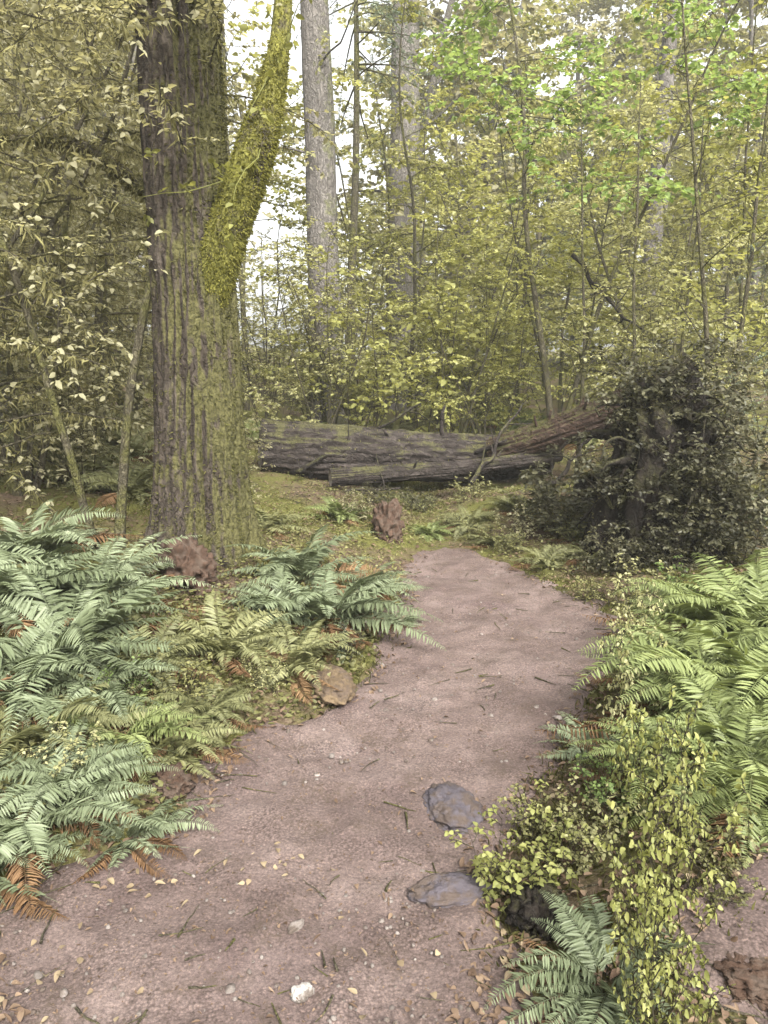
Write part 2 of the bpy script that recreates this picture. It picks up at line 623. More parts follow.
ty = np.arange(.75, YL[-1], .02)
u = np.linspace(0, 1, 96)
xl, xr = trail_lr(ty)
X = (xl - .3)[:, None] + (xr - xl + .6)[:, None] * u
Y = np.repeat(ty[:, None], len(u), 1)
p = np.stack([X.ravel(), Y.ravel(), 0 * X.ravel()], 1)
s_in = np.minimum(np.minimum(X - xl[:, None], xr[:, None] - X), (YL[-1] - Y) * .45 - .05) + .15 * fbm(p * 5, 4, 40).reshape(X.shape)
Z = height(X, Y) + .02 * np.clip((s_in + .10) / .10, -2.5, 1) - .02
Z += (.022 * fbm(p * 3, 3, 50) + .018 * fbm(p * 9, 4, 60)).reshape(X.shape) * ss((s_in + .1) / .2)
ny, nx = X.shape
i = np.arange(ny - 1)[:, None] * nx
j = np.arange(nx - 1)[None]
mb = MB()
mb.add(np.stack([X, Y, Z + .012], -1).reshape(-1, 3), np.stack([i + j, i + j + 1, i + nx + j + 1, i + nx + j], -1).reshape(-1, 4))
tag(mb.build('trail', M['trail']), 'winding trail of packed pinkish brown earth through the forest', 'trail', kind='structure')


dx0, dy0 = pix_flat(800, 985)
gx_ = np.linspace(dx0 - .55, dx0 + .7, 60)
gy_ = np.linspace(dy0 - .5, dy0 + .45, 60)
X, Y = np.meshgrid(gx_, gy_)
p = np.stack([X.ravel(), Y.ravel(), 0 * X.ravel()], 1)
rr_ = np.hypot((X - dx0) / .42, (Y - dy0) / .30) + .3 * fbm(p * 5, 4, 45).reshape(X.shape)
Z = height(X, Y) + .03 * np.clip((1.05 - rr_) / .3, -2, 1) + .02 * fbm(p * 9, 4, 46).reshape(X.shape)
i = np.arange(59)[:, None] * 60
j = np.arange(59)[None]
mb = MB()
mb.add(np.stack([X, Y, Z], -1).reshape(-1, 3), np.stack([i + j, i + j + 1, i + 60 + j + 1, i + 60 + j], -1).reshape(-1, 4))
tag(mb.build('bare_earth', M['trail']), 'bare brown earth in the lower right corner', 'earth', kind='structure')


# ------------------------------------------------------------------ ferns
def fern_meshes(rng, n, L, spread, live, n_pairs=30, dead=0):
    out = []
    for cnt, isdead in ((n, False), (dead, True)):
        if not cnt:
            out.append(None)
            continue
        m = MB()
        az0 = rng.random() * 6.28
        for k in range(cnt):
            az = az0 + k * 2.399963 + rng.normal(0, .15)
            ln = L * rng.uniform(.65, 1.1)
            e0 = rng.uniform(.45, 1.4) if not isdead else rng.uniform(.1, .5)
            e1 = -rng.uniform(.1, .7) * spread if not isdead else -rng.uniform(.3, .7)
            m_ = 14
            t = np.linspace(0, 1, m_)
            el = e0 + (e1 - e0) * t ** .8
            azs = az + rng.normal(0, .35) * t + rng.normal(0, .25) * t * t
            st = np.stack([np.cos(el) * np.cos(azs), np.cos(el) * np.sin(azs), np.sin(el)], 1) * ln / (m_ - 1)
            P = np.concatenate([[[0, 0, 0]], np.cumsum(st[:-1], 0)]) + np.array([math.cos(az), math.sin(az), 0]) * .03
            if isdead:
                P[:, 2] = np.maximum(P[:, 2], .015 + .01 * rng.random())
            tube(m, P, np.linspace(.0035, .001, m_), 3, .3)
            q = np.linspace(.10, .985, n_pairs)
            C = np.stack([np.interp(q, t, P[:, c]) for c in range(3)], 1)
            T, _, _ = frames(C)
            up = np.cross(np.cross(T, [0, 0, 1.]), T)
            up = nrm(np.where(np.linalg.norm(up, axis=1, keepdims=True) < .05, [[0, 0, 1.]], up))
            sd = nrm(np.cross(T, up))
            pl = ln * .155 * np.minimum(1, (q / .22) ** .6) * np.clip((1.02 - q) / .62, 0, 1) ** .75
            tw = rng.normal(0, .4)
            base_t = rng.random() * .35
            brk = rng.uniform(.6, .95) if rng.random() < .15 else 2
            for sg in (1, -1):
                d = sd * sg + T * .38 + up * (.02 + tw * sg - .12) + rng.normal(0, .14, (n_pairs, 3))
                nn = up + rng.normal(0, .12, (n_pairs, 3)) - sd * sg * tw
                l_ = pl * rng.uniform(.85, 1.1, n_pairs)
                w_ = np.maximum(.005, l_ * .175)
                if isdead:
                    w_ = w_ * .6
                kp = (rng.random(n_pairs) > .06) & (q < brk)
                tt = base_t + .65 * rng.random(n_pairs)
                leaves(m, C[kp], d[kp], nn[kp], l_[kp], w_[kp], .3, .18 if not isdead else .5, tt[kp])
        out.append(m)
    return out


FERN = {}


def fern_proto(key, seed, n, L, spread, mat, dead=4, pairs=30):
    live, dd = fern_meshes(np.random.default_rng(seed), n, L, spread, True, pairs, dead)
    a = live.mesh('fronds', M[mat])
    b = dd.mesh('dead_fronds', M['dead_frond']) if dd else None
    FERN[key] = (a, b)


for k, mat in (('cool', 'fern_cool'), ('bright', 'fern_bright'), ('olive', 'fern_olive')):
    for v in range(6):
        fern_proto((k, v), 100 + v * 7 + len(k), 22 + 2 * v, 1.0, .9 + .1 * v, mat, 6, 46)


def fern(key, loc, size, rz, label, group=None, tilt=0, name='sword_fern', cat='fern'):
    a, b = FERN[key]
    root = empty(name, loc)
    root.rotation_euler = (tilt, 0, rz)
    root.scale = (size,) * 3
    o = bpy.data.objects.new('fronds', a)
    COL.objects.link(o)
    o.parent = root
    if b is not None:
        d = bpy.data.objects.new('dead_fronds', b)
        COL.objects.link(d)
        d.parent = root
    return tag(root, label, cat, group)


FG_L, FG_R, FG_B = 'ferns on the left bank', 'ferns on the right bank', 'ferns at the back of the trail'
ferns = [
    # key, variant, px, py, size, label, group
    ('cool', 0, 62, 655, .92, 'largest blue green fern on the left bank, left of the mossy trunk base', FG_L),
    ('cool', 1, 98, 600, .78, 'blue green fern close against the left side of the mossy trunk', FG_L),
    ('cool', 2, 5, 610, .85, 'pale blue green fern cut off by the left picture edge beyond the largest fern', FG_L),
    ('cool', 2, 325, 622, .78, 'wide blue green fern between the mossy trunk and the trail bend', FG_L),
    ('olive', 0, 225, 655, .55, 'olive fern with flattened fronds in front of the mossy trunk roots', FG_L),
    ('olive', 2, 292, 668, .45, 'small olive fern just behind the tan rock at the trail edge', FG_L),
    ('cool', 0, 400, 622, .26, 'tiny pale fern at the inside of the trail bend', FG_L),
    ('bright', 1, 122, 745, .42, 'fresh bright green fern low on the left bank', FG_L),
    ('olive', 1, 180, 752, .36, 'small yellowish fern at the left trail edge above the bare earth', FG_L),
    ('cool', 0, 28, 835, .52, 'nearest blue green fern on the left, fronds reaching over the trail', FG_L),
    ('cool', 1, 128, 838, .33, 'small pale fern spreading flat on the left trail edge', FG_L),
    ('olive', 0, 40, 740, .55, 'dull olive fern with brown fronds between two blue green ferns at left', FG_L),
    ('bright', 0, 735, 705, .86, 'largest bright green fern on the right bank', FG_R),
    ('bright', 1, 765, 640, .95, 'bright green fern at the right edge behind the largest fern', FG_R),
    ('bright', 2, 672, 650, .50, 'yellow green fern at the outer side of the trail bend below the dark stump', FG_R),
    ('bright', 0, 668, 778, .46, 'bright green fern hanging over the right trail edge in front of the largest fern', FG_R),
    ('bright', 2, 745, 800, .55, 'bright green fern low at the right edge above the pale brown litter', FG_R),
    ('cool', 1, 592, 752, .26, 'small pale blue green fern at the right trail edge', FG_R),
    ('cool', 2, 606, 985, .36, 'blue green fern at the bottom of the picture right of the trail', FG_R),
    ('cool', 0, 742, 520, .75, 'blue green fern right of the dark stump', FG_R),
    ('olive', 1, 545, 565, .38, 'olive fern on the mossy mound across the trail from the tiny fern', FG_B),
    ('olive', 2, 470, 528, .45, 'olive fern in front of the middle of the fallen log', FG_B),
    ('bright', 1, 340, 520, .5, 'green fern in front of the grey cut end of the fallen log', FG_B),
    ('olive', 0, 265, 528, .5, 'dull fern between the mossy trunk and the fallen log', FG_B),
]
ferns += [
    ('cool', 1, 300, 580, .72, 'pale blue green fern right of the big trunk, just below the log', FG_L),
    ('cool', 2, 365, 590, .50, 'pale green fern at the inner trail edge beside the reddish rotten block', FG_L),
    ('olive', 2, 600, 540, .5, 'olive fern in front of the short dark log', FG_B),
    ('olive', 5, 520, 512, .5, 'olive fern on the far side of the mossy mound by the log', FG_B),
    ('olive', 0, 410, 505, .5, 'olive fern in the dim ground before the middle of the log', FG_B),
    ('cool', 3, 95, 700, .50, 'grey green fern in the middle of the left bank below the largest fern', FG_L),
    ('cool', 4, 12, 705, .60, 'grey green fern at the left picture edge below the largest fern', FG_L),
    ('cool', 5, 70, 795, .42, 'grey green fern just above the nearest fern on the left', FG_L),
    ('cool', 3, 282, 612, .50, 'grey green fern touching the right side of the big trunk base', FG_L),
    ('olive', 4, 150, 668, .42, 'olive fern below the left root of the big trunk', FG_L),
    ('olive', 5, 208, 715, .36, 'small olive fern at the left trail edge between earth lump and tan rock', FG_L),
    ('cool', 4, 30, 560, .75, 'grey green fern far up the left bank under the mossy small trees', FG_L),
    ('cool', 5, -20, 880, .42, 'pale fern cut by the left picture edge below the nearest fern', FG_L),
    ('bright', 3, 715, 635, .72, 'bright green fern behind the largest fern, below the right side of the stump', FG_R),
    ('bright', 4, 700, 700, .60, 'bright green fern leaning over the outer edge of the trail bend', FG_R),
    ('bright', 5, 735, 755, .60, 'bright green fern between the largest fern and the low one at the right edge', FG_R),
    ('bright', 3, 690, 790, .40, 'small bright fern right of the overhanging one', FG_R),
    ('bright', 4, 780, 710, .8, 'bright green fern cut by the right picture edge', FG_R),
    ('olive', 3, 495, 545, .36, 'olive fern right where the trail fades out', FG_B),
    ('olive', 4, 590, 560, .40, 'olive fern on the mound left of the stump foot', FG_B),
    ('bright', 5, 430, 535, .34, 'small green fern closing the end of the trail', FG_B),
]
for k, v, px, py, sz, lab, g in ferns:
    if k == 'bright' and v < 3 and px % 2:
        v += 3
    x, y, z = pix_ground(px, py)
    fern((k, v), (x, y, z - .02), sz, RNG.random() * 6.28, lab, g, RNG.normal(0, .08))

# shaded bank behind and beside the mossy trunk, and far floor behind the log
for n in range(16):
    px, Yd = RNG.uniform(-60, 150), RNG.uniform(6.6, 10.5)
    x, y, z = at(px, Yd)
    fern(('olive', n % 3), (x, y, z - .02), RNG.uniform(.7, 1.1), RNG.random() * 6.28,
         'dull fern on the shaded bank behind the mossy trunk', 'ferns behind the mossy trunk', RNG.normal(0, .1))
for n in range(14):
    px, Yd = RNG.uniform(270, 620), RNG.uniform(12, 17)
    x, y, z = at(px, Yd)
    fern((('olive', 'bright')[n % 2], n % 3), (x, y, z - .02), RNG.uniform(.7, 1.1), RNG.random() * 6.28,
         'fern growing in the thicket behind the fallen log', 'ferns behind the fallen log', RNG.normal(0, .1))


# ------------------------------------------------------------------ shrubs and trees
def perp(rng, d, amt):
    return nrm(np.asarray(d) + rng.normal(0, amt, 3))


def leafy(rng, LF, P, leaf, dens, flat=.5, start=.15, tint0=0, tw=.65, fine=False):
    """leaves along a twig polyline"""
    s = np.concatenate([[0], np.cumsum(np.linalg.norm(np.diff(P, axis=0), axis=1))])
    n = max(2, int(s[-1] * (1 - start) * dens))
    q = np.sort(rng.uniform(start * s[-1], s[-1], n))
    C = np.stack([np.interp(q, s, P[:, c]) for c in range(3)], 1)
    T = nrm(P[-1] - P[0])
    sd = nrm(np.cross(T, [0, 0, 1.]) + 1e-6)
    sg = np.where(np.arange(n) % 2, 1., -1.)[:, None]
    D = T * .55 + sd * sg * .9 + rng.normal(0, .35, (n, 3)) + np.array([0, 0, -.15])
    N = np.array([0, 0, 1.]) + rng.normal(0, flat, (n, 3))
    L = leaf * rng.uniform(.6, 1.25, n)
    leaves(LF, C, D, N, L, L * tw, .3, .2, np.clip(tint0 + .65 * rng.random(n), 0, 1), rng, fine)


def woody(seed, height_, stems=1, lean=.1, crown0=.25, nb=14, blen=1.2, updeg=25, twigs=6, leaf=.06, dens=28, r0=.03,
          flat=.5, wander=.10, bdroop=-.02, tw=.65, top_taper=.6, ring=7, moss=0, fine=False):
    rng = np.random.default_rng(seed)
    ST, LF, MS = MB(), MB(), MB()
    for k in range(stems):
        a = rng.random() * 6.28
        d = np.array([math.cos(a) * lean, math.sin(a) * lean, 1.])
        hh = height_ * rng.uniform(.75, 1.05) if k else height_
        P = walk(rng, [.06 * math.cos(a) * (stems > 1), .06 * math.sin(a) * (stems > 1), -.1], d, hh, 14, wander * .5, .02)
        rr = np.linspace(1, .18, 15) * r0 * (1 if k == 0 else .8)
        rr[0] *= 1.3
        tube(ST, resample(P, 40), np.interp(np.linspace(0, 1, 40), np.linspace(0, 1, 15), rr), ring)
        for b in range(nb):
            t = crown0 + (1 - crown0) * (b + rng.random()) / nb
            p = np.array([np.interp(t * 14, np.arange(15), P[:, c]) for c in range(3)])
            az = rng.random() * 6.28
            up = math.tan(R(updeg + rng.normal(0, 12)))
            ln = blen * (1 - top_taper * (t - crown0) / (1 - crown0)) * rng.uniform(.6, 1.15)
            B = walk(rng, p, [math.cos(az), math.sin(az), up], ln, 7, wander, bdroop)
            rb = max(.0025, np.interp(t, np.linspace(0, 1, 15), rr) * .42)
            tube(ST, B, np.linspace(rb, .0018, 8), 4)
            if moss:
                n = int(ln * moss)
                qi = rng.uniform(0, 6.5, n)
                C = np.stack([np.interp(qi, np.arange(8), B[:, c]) for c in range(3)], 1)
                leaves(MS, C, rng.normal(0, .5, (n, 3)) + [0, 0, -.7], rng.normal(0, 1, (n, 3)), rng.uniform(.03, .13, n), rng.uniform(.006, .014, n), .2, .1)
            t0 = rng.random() * .35
            for w in range(twigs):
                q = .25 + .75 * (w + rng.random()) / twigs
                c = np.array([np.interp(q * 7, np.arange(8), B[:, m]) for m in range(3)])
                bd = nrm(B[min(7, int(q * 7) + 1)] - B[min(6, int(q * 7))])
                sd = np.cross(bd, [0, 0, 1.]) * (1 if w % 2 else -1)
                Tw = walk(rng, c, bd * .7 + sd * rng.uniform(.3, 1) + rng.normal(0, .2, 3), ln * rng.uniform(.25, .5), 4, .12, -.03)
                tube(ST, Tw, np.linspace(.003, .001, 5), 3)
                leafy(rng, LF, Tw, leaf, dens, flat, .1, t0, tw, fine)
    return ST, LF, MS


PROTO = {}


def proto(key, trunk_name, crown_name, leafmat, barkmat='stem', mossmat=None, **kw):
    ST, LF, MS = woody(**kw)
    PROTO[key] = (trunk_name, ST.mesh(trunk_name, M[barkmat]), crown_name, LF.mesh(crown_name, M[leafmat]),
                  MS.mesh('hanging_moss', M[mossmat]) if MS.n else None)


def plant(key, name, loc, scale, rz, label, cat, group=None, mat=None):
    tn, tm, cn, cm, mm = PROTO[key]
    root = empty(name, loc)
    root.scale = (scale,) * 3 if not isinstance(scale, tuple) else scale
    root.rotation_euler = (0, 0, rz)
    for n_, m_ in ((tn, tm), (cn, cm), ('hanging_moss', mm)):
        if m_ is None:
            continue
        o = bpy.data.objects.new(n_, m_)
        COL.objects.link(o)
        o.parent = root
        if n_ == 'hanging_moss':
            o['kind'] = 'stuff'
        if n_ == cn and mat:
            o.material_slots[0].link = 'OBJECT'
            o.material_slots[0].material = M[mat]
    return tag(root, label, cat, group)


# understory shrubs (about 2.5 m), tall leafy small trees (6 m), saplings, conifers, far trees
for v in range(3):
    proto(('shrub', v), 'stems', 'foliage', 'yellow_leaf', seed=200 + v, height_=2.4, stems=5, lean=.35, crown0=.2, nb=9, blen=.75, twigs=6, leaf=(.035, .055, .075)[v], dens=(60, 34, 24)[v], r0=.014, wander=.14)
    proto(('maple', v), 'trunk', 'crown', 'yellow_leaf', 'bark_thin', 'moss_blade', seed=220 + v, height_=6.5, stems=3, lean=.22, crown0=.16, nb=20, blen=1.7, updeg=14, twigs=9, leaf=(.055, .08, .105)[v], dens=(44, 28, 19)[v], r0=.045, wander=.13, tw=.85, moss=25, flat=.3)
    proto(('tangle', v), 'trunk', 'crown', 'olive_leaf', 'bark_thin', 'dull_moss', seed=240 + v, height_=6.0, stems=4, lean=.25, crown0=.05, nb=22, blen=1.5, updeg=8, twigs=8, leaf=.05, dens=23, r0=.04, wander=.18, moss=80, top_taper=.4)
    proto(('sapling', v), 'stem', 'crown', 'yellow_leaf', 'bark_thin', 'moss_blade', seed=260 + v, height_=5.0, stems=1, lean=.06, crown0=.15, nb=26, blen=.8, updeg=30, twigs=5, leaf=.06, dens=26, r0=.03, wander=.06, moss=20)
    proto(('hemlock', v), 'trunk', 'crown', 'needle', 'bark_thin', None, seed=280 + v, height_=9, stems=1, lean=.03, crown0=(.58, .08, .08)[v], nb=(40, 60, 60)[v], blen=1.9, updeg=-2, twigs=10, leaf=.045, dens=75, r0=.09, wander=.05, bdroop=-.05, tw=.22, top_taper=.85, flat=.35)
    proto(('salal', v), 'stems', 'foliage', 'dark_leaf', seed=300 + v, height_=1.0, stems=8, lean=.6, crown0=.15, nb=9, blen=.4, twigs=5, leaf=.05, dens=50, r0=.008, wander=.2, tw=.6)
    proto(('herb', v), 'stems', 'foliage', 'herb', seed=320 + v, height_=.5, stems=10, lean=.45, crown0=.2, nb=7, blen=.17, twigs=4, leaf=.027, dens=85, r0=.004, wander=.2, tw=.7, ring=4, fine=True)
proto(('high', 0), 'trunk', 'crown', 'green_leaf', 'bark_thin', None, seed=395, height_=7.5, stems=2, lean=.1, crown0=.5, nb=22, blen=1.6, updeg=12, twigs=9, leaf=.08, dens=28, r0=.05, wander=.13, tw=.85, flat=.3, top_taper=.4)
proto(('arch', 0), 'trunk', 'crown', 'olive_leaf', 'bark_thin', 'dull_moss', seed=391, height_=5.6, stems=2, lean=.12, crown0=.52, nb=24, blen=1.25, updeg=10, twigs=8, leaf=.05, dens=30, r0=.04, wander=.16, moss=60, top_taper=.3)
for v in range(4):
    proto(('far', v), 'trunk', 'crown', 'pale_leaf', 'bark_grey', None, seed=340 + v, height_=17, stems=1, lean=.05, crown0=.08, nb=56, blen=4.2, updeg=22, twigs=14, leaf=.20, dens=13, r0=.22, wander=.10, tw=.8, top_taper=.55, ring=9)


def rz():
    return RNG.random() * 6.28


# --- olive tangle, upper left
TG = 'mossy small trees on the left bank'
for k, (px, Yd, sc, lab) in enumerate([
        (-70, 5.2, .95, 'mossy olive small tree at the left picture edge above the largest blue green fern'),
        (30, 6.6, 1.0, 'mossy olive small tree with hanging moss directly left of the big trunk'),
        (100, 8.2, 1.1, 'mossy many stemmed small tree just behind the left side of the big trunk'),
        (-40, 8.4, 1.15, 'taller mossy olive small tree in the left corner behind the edge tree'),
        (70, 10.5, 1.3, 'mossy dull tree in the second row left of the big trunk'),
        (140, 11.5, 1.1, 'mossy dull tree hidden behind the big trunk'),
        (-90, 11.5, 1.4, 'tallest mossy dull tree far back at the left picture edge')]):
    plant(('tangle', k % 3), 'mossy_tree', at(px, Yd), sc, rz(), lab, 'tree', TG)
for n in range(5):
    px, Yd = RNG.uniform(-80, 170), RNG.uniform(13, 20)
    plant(('tangle', n % 3), 'mossy_tree', at(px, Yd), RNG.uniform(1.1, 1.6), rz(), 'dull mossy tree deep in the shade behind the big trunk', 'tree', 'far mossy trees at left')

plant(('arch', 0), 'mossy_tree', at(112, 5.3), 1.0, .6, 'slender mossy tree whose leafy top crosses in front of the big trunk', 'tree', TG)

# --- bright thicket behind the log and to the right
TH_G = 'small trees in the bright thicket'
for k, (px, Yd, sc, key, mat, lab) in enumerate([
        (455, 12.5, .78, 'maple', 'yellow_leaf', 'yellow green small tree right behind the middle of the fallen log'),
        (330, 13.0, .62, 'maple', 'pale_leaf', 'low pale leaved small tree behind the left half of the fallen log'),
        (560, 13.5, .85, 'maple', 'yellow_leaf', 'yellow green small tree behind the reddish leaning log'),
        (660, 11.5, .9, 'maple', 'pale_leaf', 'pale leaved small tree behind the dark stump'),
        (520, 16.5, 1.1, 'maple', 'pale_leaf', 'tall pale leaved tree in the centre of the thicket'),
        (735, 14.0, 1.1, 'maple', 'yellow_leaf', 'tall yellow green tree at the right edge behind the saplings'),
        (408, 17.0, 1.3, 'maple', 'yellow_leaf', 'yellow green tree in front of the broad pinkish grey trunk'),
        (610, 19.0, 1.2, 'maple', 'pale_leaf', 'pale leaved tree at the back of the thicket between stump and log'),
        (480, 21.0, 1.3, 'maple', 'yellow_leaf', 'tall yellow green tree at the very back right of the broad pinkish grey trunk'),
        (690, 21.0, 1.35, 'maple', 'pale_leaf', 'tall pale tree at the very back of the thicket behind the saplings'),
        (770, 18.0, 1.3, 'maple', 'pale_leaf', 'tall pale tree at the right edge at the back of the thicket'),
        (372, 19.0, 1.25, 'maple', 'pale_leaf', 'pale tree between the two grey trunks at the top centre'),
        (265, 19.0, .75, 'maple', 'pale_leaf', 'low pale tree below the sky gap right of the big mossy trunk'),
]):
    plant((key, k % 3), 'leafy_tree', at(px, Yd), sc, rz(), lab, 'tree', TH_G, mat)
plant(('high', 0), 'leafy_tree', at(556, 11.9), 1.15, 2.0, 'tall fresh green tree spreading its boughs at the top centre right', 'tree', TH_G, 'green_leaf')

plant(('high', 0), 'leafy_tree', at(250, 16.5), 1.35, 4.0, 'yellow green leafy tree seen in the sky gap beside the mossy limb', 'tree', TH_G, 'yellow_leaf')

SP = 'thin saplings on the right'
for k, (px, Yd, sc, mat, lab) in enumerate([
        (696, 8.0, 1.15, 'yellow_leaf', 'dark stemmed yellow green sapling rising just right of the dark stump'),
        (727, 8.8, 1.2, 'yellow_leaf', 'second yellow green sapling, nearer the right edge than the dark stemmed one'),
        (575, 10.2, 1.0, 'pale_leaf', 'thin dark pale leaved sapling beside the reddish leaning log'),
        (622, 9.0, 1.0, 'pale_leaf', 'pale leaved sapling rising behind the left side of the dark stump')]):
    plant(('sapling', k % 3), 'sapling', at(px, Yd), sc, rz(), lab, 'sapling', SP, mat)

CF = 'young conifers'
plant(('hemlock', 0), 'young_conifer', at(352, 15.6), 1.3, rz(), 'blue green young conifer between the two sky gaps at the top', 'tree', CF)
plant(('hemlock', 1), 'young_conifer', at(785, 8.6), .62, rz(), 'pale blue green young conifer at the right picture edge', 'tree', CF)
plant(('hemlock', 2), 'young_conifer', at(545, 24), 1.35, rz(), 'tall green conifer far behind the thicket under the white sky gap', 'tree', CF)

SG = 'shrubs in the thicket'
for n in range(34):
    px, Yd = RNG.uniform(225, 800), RNG.uniform(11.8, 20)
    if 560 < px and Yd < 13:
        Yd += 1
    plant(('shrub', n % 3), 'leafy_shrub', at(px, Yd), RNG.uniform(.8, 1.3), rz(), 'yellow green shrub in the thicket behind the fallen log and the stump', 'shrub', SG, ('yellow_leaf', 'pale_leaf')[n % 3 == 1])
for k, (px, Yd, sc, mat, lab) in enumerate([
        (742, 7.6, .75, 'olive_leaf', 'greyish olive shrub at the right edge beside the dark stump'),
        (790, 6.6, .85, 'olive_leaf', 'greyish olive shrub cut by the right picture edge'),
        (270, 11.5, .72, 'pale_leaf', 'pale shrub between the big mossy trunk and the cut end of the log'),
        (318, 12.0, 1.55, 'pale_leaf', 'tall pale shrub veiling the foot of the smooth grey trunk'),
        (370, 12.6, 1.6, 'yellow_leaf', 'tall yellow green shrub right of the smooth grey trunk'),
        (425, 13.5, 1.75, 'yellow_leaf', 'tall yellow green shrub hiding the foot of the broad pinkish grey trunk'),
        (268, 14.0, 1.5, 'pale_leaf', 'tall pale shrub behind the cut end of the log below the sky gap'),
        (490, 12.4, 1.5, 'yellow_leaf', 'tall yellow green shrub behind the place where the two logs meet'),
        (235, 8.0, .45, 'olive_leaf', 'small olive shrub at the right foot of the big mossy trunk'),
        (90, 6.9, .6, 'olive_leaf', 'small olive shrub at the left foot of the big mossy trunk')]):
    plant(('shrub', k % 3), 'leafy_shrub', at(px, Yd), sc, rz(), lab, 'shrub', 'shrubs beside the stump and the trunk', mat)

# --- far forest, individually placed
for n in range(34):
    Yd = RNG.uniform(25, 46)
    px = -90 + 950 * (n + RNG.random()) / 34
    if 190 < px < 385:
        px = px - 210 if n % 2 else px + 260
    plant(('far', n % 4), 'forest_tree', at(px, Yd), RNG.uniform(.85, 1.3) * (.72 if 490 < px < 570 or 680 < px < 760 else 1), rz(), 'pale leaved tree in the forest far behind the thicket', 'tree', 'far forest trees', ('pale_leaf', 'yellow_leaf', 'olive_leaf')[n % 3 if px > 250 else 2])


# --- trunks
def bark_disp(seed, amp, ridges, flare=0.0, flare_h=.6, lobes=5):
    def f(P, a, rr):
        z = np.concatenate([[0], np.cumsum(np.linalg.norm(np.diff(P, axis=0), axis=1))])
        A, Zz = np.meshgrid(a, z)
        q = np.stack([np.cos(A).ravel() * ridges, np.sin(A).ravel() * ridges, Zz.ravel() * 1.1], 1)
        n1 = fbm(q, 3, seed).reshape(A.shape)
        n2 = fbm(q * np.array([3, 3, 4]), 3, seed + 5).reshape(A.shape)
        q2 = np.stack([np.cos(A).ravel() * .9, np.sin(A).ravel() * .9, Zz.ravel() * .5], 1)
        n3 = fbm(q2, 2, seed + 9).reshape(A.shape)
        d = amp * (1 - np.abs(n1) * 2.2) + amp * .5 * n2 + rr * .14 * n3
        if flare:
            lob = .55 + .45 * np.cos(A * lobes + 1.3 * np.sin(A * 2 + seed))
            d = d + flare * np.exp(-Zz / flare_h) * lob
        return d
    return f


def moss_tufts(rng, mb, V, n, sel, size=(.012, .04), hang=.3):
    """tufts on a tube grid V (rings, segs, 3); sel(p, normal) gives a probability"""
    m, k = V.shape[:2]
    i = rng.integers(0, m - 1, n)
    j = rng.integers(0, k, n)
    fu, fv = rng.random(n)[:, None], rng.random(n)[:, None]
    j2 = (j + 1) % k
    p = (V[i, j] * (1 - fu) + V[i + 1, j] * fu) * (1 - fv) + (V[i, j2] * (1 - fu) + V[i + 1, j2] * fu) * fv
    no = nrm(np.cross(V[i, j2] - V[i, j], V[i + 1, j] - V[i, j]))
    c = V.mean(1)[i]
    no = np.where(np.sum(no * (p - c), 1, keepdims=True) < 0, -no, no)
    keep = rng.random(n) < sel(p, no)
    p, no = p[keep], no[keep]
    n = len(p)
    leaves(mb, p - no * .004, no * 1 + rng.normal(0, .5, (n, 3)) + [0, 0, -hang], rng.normal(0, 1, (n, 3)), rng.uniform(*size, n), rng.uniform(.005, .012, n), .2, .3)


# the big mossy tree
bx, by, bz = pix_ground(203, 548)
big = empty('mossy_tree', (bx, by, bz))
tag(big, 'large mossy tree trunk with flaring roots standing left of the trail', 'tree')
rng = np.random.default_rng(5)
P = resample(np.array([[0, 0, -.25], [0, 0, .6], [.03, 0, 1.6], [-.01, .05, 2.8], [-.04, .1, 4.2], [.06, .2, 6], [.0, .3, 9], [.1, .3, 13]]), 420)
zz = P[:, 2]
rad = np.interp(zz, [-.3, .3, 1, 2.2, 3.2, 5, 9, 13], [.335, .305, .285, .265, .245, .21, .16, .05])
TB = MB()
V = tube(TB, P, rad, 190, disp=bark_disp(4, .036, 5.5, .24, .38))
TB.build('trunk', M['bark_big'], big)
MO = MB()


def big_sel(p, no):
    nn = fbm(p * 1.6, 4, 77) * .9
    z = p[:, 2]
    low = ss((1.3 - z) / 1.2)
    side = no[:, 0] * .8 - .22 + .35 * ss((z - 1.6) / .8)
    return np.clip(np.maximum(side * 1.2, low * .6) + nn * 1.1 - .12, 0, 1)


moss_tufts(rng, MO, V[:310], 60000, big_sel)
MO.build('trunk_moss', M['moss_blade'], big)
